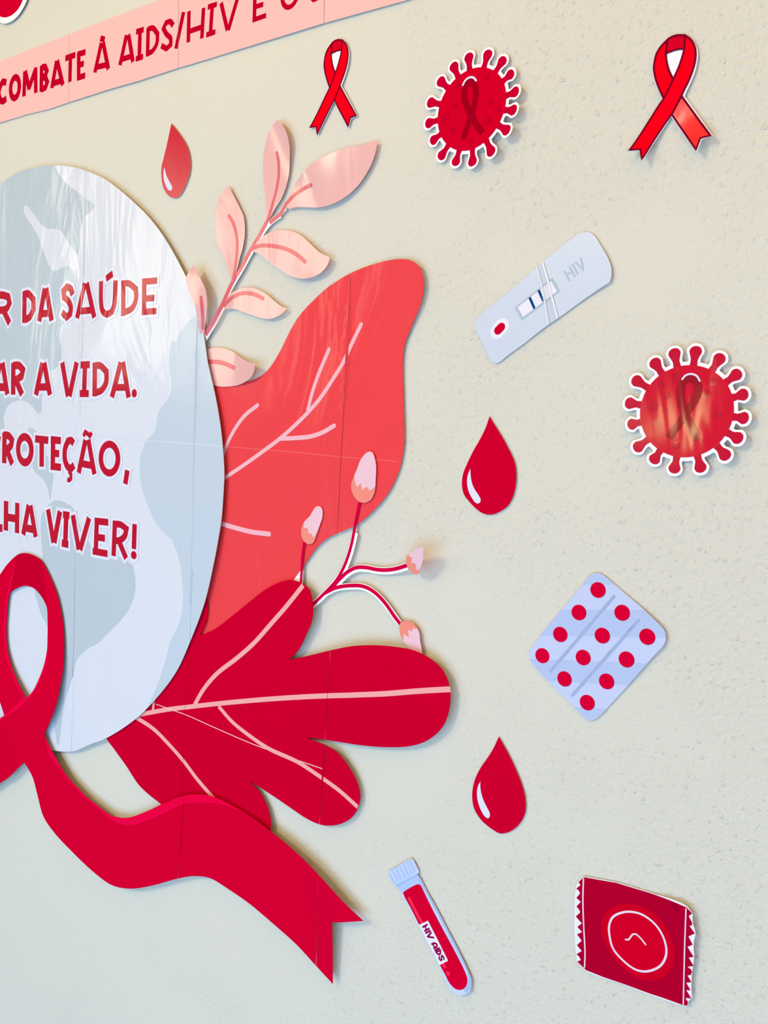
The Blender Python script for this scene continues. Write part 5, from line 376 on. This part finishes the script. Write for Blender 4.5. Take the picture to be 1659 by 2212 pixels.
# ---- materials
def lin(c): return tuple((v / 12.92 if v <= 0.04045 else ((v + 0.055) / 1.055) ** 2.4) for v in (x / 255.0 for x in c)) + (1.0,)
def nodes(name):
    m = bpy.data.materials.new(name); m.use_nodes = True; nt = m.node_tree
    return m, nt, nt.nodes['Principled BSDF']
MATS = {}
def paper(name, rgb, rough=0.4, spec=0.0, mott=0.03, bump=0.04, coat=0.0, alpha=None):
    m, nt, b = nodes(name)
    N, L = nt.nodes, nt.links
    tc = N.new('ShaderNodeTexCoord')
    n1 = N.new('ShaderNodeTexNoise'); n1.inputs['Scale'].default_value = 900; n1.inputs['Detail'].default_value = 2
    L.new(tc.outputs['Object'], n1.inputs['Vector'])
    mx = N.new('ShaderNodeMix'); mx.data_type = 'RGBA'
    a = lin(rgb); mx.inputs['A'].default_value = tuple(v * (1 - mott) for v in a[:3]) + (1,); mx.inputs['B'].default_value = tuple(min(1, v * (1 + mott)) for v in a[:3]) + (1,)
    L.new(n1.outputs['Fac'], mx.inputs['Factor']); L.new(mx.outputs['Result'], b.inputs['Base Color'])
    b.inputs['Roughness'].default_value = rough; b.inputs['Specular IOR Level'].default_value = spec
    # wrinkles of the glossy film: long, mostly upright ripples
    mp = N.new('ShaderNodeMapping'); mp.inputs['Scale'].default_value = (13, 13, 4.5); L.new(tc.outputs['Object'], mp.inputs['Vector'])
    n2 = N.new('ShaderNodeTexNoise'); n2.inputs['Scale'].default_value = 1.0; n2.inputs['Detail'].default_value = 3; n2.inputs['Distortion'].default_value = 1.2
    L.new(mp.outputs['Vector'], n2.inputs['Vector'])
    bp = N.new('ShaderNodeBump'); bp.inputs['Strength'].default_value = bump; bp.inputs['Distance'].default_value = 0.05
    L.new(n2.outputs['Fac'], bp.inputs['Height']); L.new(bp.outputs['Normal'], b.inputs['Normal'])
    if coat:
        b.inputs['Coat Weight'].default_value = coat; b.inputs['Coat Roughness'].default_value = 0.12
        L.new(bp.outputs['Normal'], b.inputs['Coat Normal'])
    if alpha is not None: b.inputs['Alpha'].default_value = alpha
    MATS[name] = m; return m
G = dict(coat=0.35)
paper('salmon', (246, 194, 188), 0.5); paper('crimson_text', (192, 0, 40), 0.5)
paper('white', (250, 249, 252), 0.5); paper('white_blue', (238, 239, 250), 0.5)
paper('crimson', (206, 0, 45)); paper('crimson_flat', (216, 0, 52)); paper('crimson_gloss', (206, 0, 48), 0.22, 0.35, bump=0.02)
paper('coral', (238, 70, 76), 0.2, 0.12, bump=0.12); paper('coral_seam', (250, 140, 144)); paper('vein_pink', (244, 186, 196)); paper('pale_seam', (236, 200, 206))
paper('stem_red', (214, 0, 66)); paper('bud_orange', (242, 146, 130)); paper('bud_pink', (240, 200, 212))
paper('leaf_pink', (236, 184, 180), 0.16, 0.5, bump=0.03); paper('stem_rose', (226, 104, 112), 0.2, 0.4, bump=0.03); paper('vein_salmon', (244, 172, 168))
for nm, c in (('globe_light', (221, 228, 238)), ('globe_dark', (190, 206, 216)), ('globe_dark2', (197, 213, 226)), ('halo', (228, 231, 246)), ('slogan_text', (192, 0, 44))): paper(nm, c, 0.15, 0.26, bump=0.075)
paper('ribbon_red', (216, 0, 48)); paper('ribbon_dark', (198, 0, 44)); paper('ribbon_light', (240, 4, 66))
paper('ribbon_bright', (244, 0, 26)); paper('ribbon_bright_gloss', (240, 0, 40), 0.18, 0.5, bump=0.02); paper('ribbon_fold', (214, 4, 36)); paper('outline', (120, 8, 40))
paper('highlight', (226, 228, 248))
paper('virus_red', (208, 0, 40)); paper('virus_spike', (196, 0, 48)); paper('virus_spot', (194, 0, 42)); paper('virus_ribbon', (158, 0, 30)); paper('virus_red_gloss', (212, 0, 46), 0.09, 0.5, bump=0.02); paper('virus_spike_gloss', (200, 0, 50), 0.09, 0.5, bump=0.02); paper('virus_spot_gloss', (196, 0, 46), 0.09, 0.5, bump=0.02); paper('virus_ribbon_gloss', (160, 0, 34), 0.09, 0.5, bump=0.02)
paper('test_blue', (206, 218, 233), 0.25, 0.16, bump=0.02); paper('test_frame', (178, 197, 212)); paper('test_white', (236, 236, 248)); paper('navy', (0, 68, 128)); paper('test_letter', (182, 200, 214))
paper('tape', (222, 226, 236), 0.2, 0.5, alpha=0.14); paper('tape_edge', (248, 250, 255), 0.3, alpha=0.85)  # near-white on the tape edges is painted glare
paper('blister_light', (198, 210, 242)); paper('blister_dark', (182, 200, 236)); paper('blister_line', (164, 182, 216))
paper('tube_blue', (200, 215, 246)); paper('tube_shade', (166, 190, 228)); paper('tube_inner', (178, 203, 242)); paper('tube_cap', (192, 212, 248)); paper('cap_ridge', (180, 200, 238))
paper('tube_red', (216, 0, 48)); paper('tube_hi', (254, 48, 88)); paper('tube_text', (150, 0, 70))
paper('packet_red', (178, 0, 44)); paper('packet_glow', (208, 0, 36)); paper('packet_disc', (212, 0, 38)); paper('packet_white', (236, 216, 232))
paper('paper_edge', (205, 196, 190), 0.7, 0.1)

# ---- the wall: painted plaster with pits and raised grains
def wall_material():
    m, nt, b = nodes('painted_plaster'); N, L = nt.nodes, nt.links
    tc = N.new('ShaderNodeTexCoord')
    def noise(scale, detail=4, rough=0.55, vec=None):
        n = N.new('ShaderNodeTexNoise'); n.inputs['Scale'].default_value = scale; n.inputs['Detail'].default_value = detail; n.inputs['Roughness'].default_value = rough
        L.new(vec or tc.outputs['Object'], n.inputs['Vector']); return n
    big = noise(2.2, 5); 
    mx = N.new('ShaderNodeMix'); mx.data_type = 'RGBA'; mx.inputs['A'].default_value = lin((218, 217, 203)); mx.inputs['B'].default_value = lin((223, 223, 208))
    L.new(big.outputs['Fac'], mx.inputs['Factor'])
    # small dark specks
    sp = noise(260, 2, 0.6); cr = N.new('ShaderNodeMapRange'); cr.inputs['From Min'].default_value = 0.71; cr.inputs['From Max'].default_value = 0.78; L.new(sp.outputs['Fac'], cr.inputs['Value'])
    sc = N.new('ShaderNodeMath'); sc.operation = 'MULTIPLY'; sc.inputs[1].default_value = 0.45; L.new(cr.outputs['Result'], sc.inputs[0])
    m2 = N.new('ShaderNodeMix'); m2.data_type = 'RGBA'; m2.inputs['B'].default_value = lin((120, 118, 108)); L.new(mx.outputs['Result'], m2.inputs['A']); L.new(sc.outputs['Value'], m2.inputs['Factor'])
    L.new(m2.outputs['Result'], b.inputs['Base Color'])
    b.inputs['Roughness'].default_value = 0.7; b.inputs['Specular IOR Level'].default_value = 0.15
    # relief: fine grain everywhere, coarser grit in patches
    def math_node(op, x, y, z=None):
        n = N.new('ShaderNodeMath'); n.operation = op
        for i, v in enumerate((x, y, z)):
            if v is None: continue
            if isinstance(v, (int, float)): n.inputs[i].default_value = v
            else: L.new(v, n.inputs[i])
        return n.outputs['Value']
    def ramp(v, a, c, lo=0.0, hi=1.0):
        n = N.new('ShaderNodeMapRange'); n.inputs['From Min'].default_value = a; n.inputs['From Max'].default_value = c
        n.inputs['To Min'].default_value = lo; n.inputs['To Max'].default_value = hi; L.new(v, n.inputs['Value']); return n.outputs['Result']
    fine = noise(330, 3, 0.6).outputs['Fac']; grit = noise(250, 4, 0.65).outputs['Fac']; pimple = ramp(noise(210, 2, 0.5).outputs['Fac'], 0.60, 0.76)
    # grit gathers in patches, more of it towards the right-hand end of the wall
    sx = N.new('ShaderNodeSeparateXYZ'); L.new(tc.outputs['Object'], sx.inputs[0])
    side = ramp(sx.outputs['X'], -0.9, -0.15, -0.10, 0.10)
    patch = ramp(math_node('ADD', noise(4.2, 3).outputs['Fac'], side), 0.44, 0.62, 0.22, 1.0)
    rel = math_node('MULTIPLY', math_node('ADD', grit, math_node('MULTIPLY', pimple, 0.5)), patch)
    rel = math_node('MULTIPLY_ADD', fine, 0.30, rel)
    rel = math_node('MULTIPLY_ADD', noise(16, 2).outputs['Fac'], 0.7, rel)
    bp = N.new('ShaderNodeBump'); bp.inputs['Strength'].default_value = 1.0; bp.inputs['Distance'].default_value = 0.0014
    L.new(rel, bp.inputs['Height']); L.new(bp.outputs['Normal'], b.inputs['Normal'])
    return m
def box(name, lo, hi, mat):
    bm = bmesh.new(); bmesh.ops.create_cube(bm, size=1.0)
    for v in bm.verts: v.co = Vector([lo[i] + (v.co[i] + 0.5) * (hi[i] - lo[i]) for i in range(3)])
    me = bpy.data.meshes.new(name); bm.to_mesh(me); bm.free(); me.materials.append(mat)
    o = bpy.data.objects.new(name, me); COL.objects.link(o); return o
wall = box('wall_back', (-3.2, 0.0, 0.0), (1.6, 0.15, 3.0), wall_material()); wall['kind'] = 'structure'

# ---- outlines to triangulated paper
def spline(pts, closed, corner=46.0, step=2.6):
    n = len(pts); P = [np.array(p, float) for p in pts]
    def ang(i):
        a = P[i] - P[i - 1]; c = P[(i + 1) % n] - P[i]
        d = abs(math.degrees(math.atan2(a[0] * c[1] - a[1] * c[0], a[0] * c[0] + a[1] * c[1]))); return d
    cor = [i for i in range(n) if (closed or 0 < i < n - 1) and ang(i) > corner]
    out = []
    segs = [(i, i + 1) for i in range(n if closed else n - 1)]
    cs = set(cor)
    for i, j in segs:
        a, b = P[i], P[j % n]
        p0 = P[i - 1] if (closed or i > 0) and i not in cs else None
        p3 = P[(j + 1) % n] if (closed or j < n - 1) and (j % n) not in cs else None
        if p0 is None: p0 = a - (b - a)
        if p3 is None: p3 = b + (b - a)
        d01 = max(np.linalg.norm(a - p0) ** .5, 1e-4); d12 = max(np.linalg.norm(b - a) ** .5, 1e-4); d23 = max(np.linalg.norm(p3 - b) ** .5, 1e-4)
        m1 = (b - a) + d12 * ((a - p0) / d01 - (b - p0) / (d01 + d12)); m2 = (b - a) + d12 * ((p3 - b) / d23 - (p3 - a) / (d12 + d23))
        k = max(1, int(math.ceil(np.linalg.norm(b - a) / step)))
        for q in range(k):
            t = q / k; out.append((2 * t**3 - 3 * t**2 + 1) * a + (t**3 - 2 * t**2 + t) * m1 + (-2 * t**3 + 3 * t**2) * b + (t**3 - t**2) * m2)
    if not closed: out.append(P[-1])
    return out
def dens(pts, closed, step=5.0):
    out = []; n = len(pts)
    for i in range(n if closed else n - 1):
        a = np.array(pts[i], float); b = np.array(pts[(i + 1) % n], float); k = max(1, int(math.ceil(np.linalg.norm(b - a) / step)))
        out += [a + (b - a) * q / k for q in range(k)]
    if not closed: out.append(np.array(pts[-1], float))
    return out
def offsets(pl, w, closed):
    n = len(pl); Lf, Rt = [], []
    for i in range(n):
        a = pl[i - 1] if closed or i > 0 else pl[i]; b = pl[(i + 1) % n] if closed or i < n - 1 else pl[i]
        d1 = pl[i] - a; d2 = b - pl[i]
        n1 = np.linalg.norm(d1); n2 = np.linalg.norm(d2)
        d1 = d1 / n1 if n1 > 1e-6 else d2 / max(n2, 1e-6); d2 = d2 / n2 if n2 > 1e-6 else d1
        t = d1 + d2; t = t / max(np.linalg.norm(t), 1e-6); nn = np.array([-t[1], t[0]])
        k = 1.0 / max(0.5, float(nn @ np.array([-d1[1], d1[0]])))
        Lf.append(pl[i] + nn * w / 2 * k); Rt.append(pl[i] - nn * w / 2 * k)
    return Lf, Rt
def polys_of(shape):
    """-> list of (sign, outline) for one drawn shape"""
    k = shape[0]
    if k == 'P': return [(1, spline(shape[1], True))]
    if k == 'H': return [(-1, spline(shape[1], True))]
    if k == 'L': return [(1, dens(shape[1], True))]
    if k == 'E':
        _, cx, cz, rx, rz, w = shape
        def el(a, b): 
            n = max(20, int(2 * math.pi * max(a, b) / 2.2)); return [np.array((cx + a * math.cos(2 * math.pi * i / n), cz + b * math.sin(2 * math.pi * i / n))) for i in range(n)]
        if w: return [(1, el(rx + w / 2, rz + w / 2)), (-1, el(rx - w / 2, rz - w / 2))]
        return [(1, el(rx, rz))]
    _, w, cap, smooth, pts = shape
    if k == 'R':
        pl = spline(pts, True); a, b = offsets(pl, w, True)
        ar = lambda q: sum(q[i - 1][0] * q[i][1] - q[i][0] * q[i - 1][1] for i in range(len(q)))
        if abs(ar(a)) < abs(ar(b)): a, b = b, a
        return [(1, a), (-1, b)]
    pl = spline(pts, False) if smooth else dens(pts, False)
    if cap[0] == 'e':
        e = float(cap[1:]); d = pl[0] - pl[1]; pl[0] = pl[0] + d / np.linalg.norm(d) * e; d = pl[-1] - pl[-2]; pl[-1] = pl[-1] + d / np.linalg.norm(d) * e
    a, b = offsets(pl, w, False)
    if cap == 'r':
        def arc(c, frm, to):
            a0 = math.atan2(*(frm - c)[::-1]); r = w / 2; return [c + r * np.array((math.cos(a0 - math.pi * q / 7), math.sin(a0 - math.pi * q / 7))) for q in range(1, 7)]
        out = a + arc(pl[-1], a[-1], b[-1]) + b[::-1] + arc(pl[0], b[0], a[0])
    else: out = a + b[::-1]
    return [(1, out)]
def winding(pts, poly):
    a = np.array(poly); b = np.roll(a, -1, 0); wn = np.zeros(len(pts), int)
    for s in range(0, len(pts), 4000):
        p = pts[s:s + 4000]; x, y = p[:, :1], p[:, 1:]
        side = (b[:, 0] - a[:, 0]) * (y - a[:, 1]) - (x - a[:, 0]) * (b[:, 1] - a[:, 1])
        up = (a[:, 1] <= y) & (b[:, 1] > y) & (side > 0); dn = (a[:, 1] > y) & (b[:, 1] <= y) & (side < 0)
        wn[s:s + 4000] = up.sum(1) - dn.sum(1)
    return wn != 0
GRID = 7.0
def inside(pts, pl):
    add = np.zeros(len(pts), bool); cut = np.zeros(len(pts), bool)
    for sg, po in pl:
        r = winding(pts, po)
        if sg > 0: add |= r
        else: cut |= r
    # holes of a ring only cut that ring: rings come as pairs
    return add, cut
def fill(shapes, clip, seams, gap=0.5):
    groups = [polys_of(s) for s in shapes]
    holes = [g for g in groups if len(g) == 1 and g[0][0] < 0]; solid = [g for g in groups if g not in holes]
    allp = [po for g in groups for _, po in g] + ([po for s in clip for _, po in polys_of(s)] if clip else [])
    src = np.array([p for g in solid for _, po in g for p in po]); lo, hi = src.min(0), src.max(0)
    co, ed = [], []
    for po in allp:
        b = len(co); co += [Vector((float(p[0]), float(p[1]))) for p in po]; ed += [(b + i, b + (i + 1) % len(po)) for i in range(len(po))]
    for (p, q) in seams:
        p, q = np.array(p), np.array(q); d = (q - p) / np.linalg.norm(q - p); n = np.array([-d[1], d[0]])
        for sg in (-1, 1):
            a = p - d * 900 + n * sg * gap / 2; c = p + d * 900 + n * sg * gap / 2
            b = len(co); co += [Vector(a), Vector(c)]; ed.append((b, b + 1))
    gx = np.arange(math.floor(lo[0] / GRID) * GRID, hi[0] + GRID, GRID); gz = np.arange(math.floor(lo[1] / GRID) * GRID, hi[1] + GRID, GRID)
    gp = np.array([(x + (GRID / 2 if j % 2 else 0), z) for j, z in enumerate(gz) for x in gx])
    def test(pts):
        ok = np.zeros(len(pts), bool)
        for g in solid:
            r = winding(pts, g[0][1])
            for sg, po in g[1:]: r &= ~winding(pts, po)
            ok |= r
        for g in holes: ok &= ~winding(pts, g[0][1])
        if clip:
            c = np.zeros(len(pts), bool); h = np.zeros(len(pts), bool)
            for s in clip:
                for sg, po in polys_of(s):
                    if sg > 0: c |= winding(pts, po)
                    else: h |= winding(pts, po)
            ok &= c & ~h
        return ok
    if len(gp):
        bd = np.array([tuple(c) for c in co]); keep = test(gp)
        gp = gp[keep]
        if len(gp):
            near = np.array([np.min((bd[:, 0] - p[0]) ** 2 + (bd[:, 1] - p[1]) ** 2) for p in gp]) > 4.0
            co += [Vector(p) for p in gp[near]]
    v, e, f, *_ = geometry.delaunay_2d_cdt(co, ed, [], 0, 1e-4)
    v = np.array([tuple(x) for x in v]); f = np.array(f)
    ce = v[f].mean(1); keep = test(ce); cell = np.zeros(len(f), int)
    for i, (p, q) in enumerate(seams):
        p, q = np.array(p), np.array(q); d = (q - p) / np.linalg.norm(q - p)
        s = d[0] * (ce[:, 1] - p[1]) - d[1] * (ce[:, 0] - p[0])
        keep &= np.abs(s) > gap / 2; cell += (s > 0) * (2 ** i)
    # no slivers
    a2 = (v[f[:, 1], 0] - v[f[:, 0], 0]) * (v[f[:, 2], 1] - v[f[:, 0], 1]) - (v[f[:, 2], 0] - v[f[:, 0], 0]) * (v[f[:, 1], 1] - v[f[:, 0], 1])
    keep &= np.abs(a2) > 1e-5
    return v, f[keep], cell[keep], a2[keep]
LAYER = 0.16; THICK = 0.32
def sheet(name, mat, v, f, a2, key, lev, origin, joined=False):
    used, inv = np.unique(f, return_inverse=True); tri = inv.reshape(-1, 3); vv = v[used]; n = len(used)
    tri = np.where((a2 > 0)[:, None], tri, tri[:, ::-1])      # seen from the room (-Y): x right, z up
    H = np.array([lift(key, x, z) for x, z in vv])
    ox, oz = origin
    th = THICK if lev == 0 else LAYER * 0.9
    front = np.stack([vv[:, 0] * MM - ox, -(H + THICK + lev * LAYER) * MM, EYE + vv[:, 1] * MM - oz], 1)
    back = front + np.array([0, th * MM, 0])
    cnt = {}
    for t in tri:
        for i in range(3): cnt.setdefault((min(t[i], t[i - 1]), max(t[i], t[i - 1])), []).append((t[i - 1], t[i]))
    rim = [x[0] for x in cnt.values() if len(x) == 1]
    verts = list(map(tuple, front)) + list(map(tuple, back)); faces = [tuple(int(x) for x in t) for t in tri] + [tuple(int(x) + n for x in t[::-1]) for t in tri]
    nf = len(tri); b = 2 * n
    side = []
    mp = {}
    def dup(i):
        if i not in mp: mp[i] = len(verts); verts.append(tuple(front[i])); verts.append(tuple(back[i]))
        return mp[i]
    for i, j in rim:
        a, c = dup(i), dup(j); side.append((a, a + 1, c + 1, c))
    me = bpy.data.meshes.new(name); me.from_pydata(verts, [], faces + side)
    me.materials.append(MATS[mat]); me.materials.append(MATS['paper_edge'])
    sm = [True] * nf + [False] * (len(faces) - nf + len(side)); me.polygons.foreach_set('use_smooth', sm)
    mi = [0] * nf + [1 if lev == 0 else 0] * (len(faces) - nf) + [1 if lev == 0 and not joined else 0] * len(side); me.polygons.foreach_set('material_index', mi)
    me.update()
    o = bpy.data.objects.new(name, me); COL.objects.link(o); return o

for head, parts in THINGS:
    pts = np.array([p for q in parts[0]['s'] for p in (q[1] if isinstance(q[1], list) else q[4] if isinstance(q[-1], list) else [[q[1] - q[3], q[2] - q[4]], [q[1] + q[3], q[2] + q[4]]])])
    ox = float(pts[:, 0].mean()) * MM; oz = EYE + float(pts[:, 1].min()) * MM
    root = bpy.data.objects.new(head['n'], None); COL.objects.link(root); root.location = (ox, 0, oz); root.empty_display_size = 0.02
    root['label'] = head['l']; root['category'] = head['c']
    if head.get('g'): root['group'] = head['g']
    objs = []
    for p in parts:
        clip = parts[p['c']]['s'] if 'c' in p else None
        v, f, cell, a2 = fill(p['s'], clip, head.get('s', []))
        ids = sorted(set(cell.tolist())) if 'x' in p else [None]
        first = None
        for c in ids:
            k = slice(None) if c is None else (cell == c)
            o = sheet(p['n'], p['m'], v, f[k], a2[k], head['k'], p['v'], (ox, oz), 'x' in p)
            o.parent = objs[p['a']] if 'a' in p else root
            if 'l' in p: o['label'] = p['l']
            first = first or o
        objs.append(first)
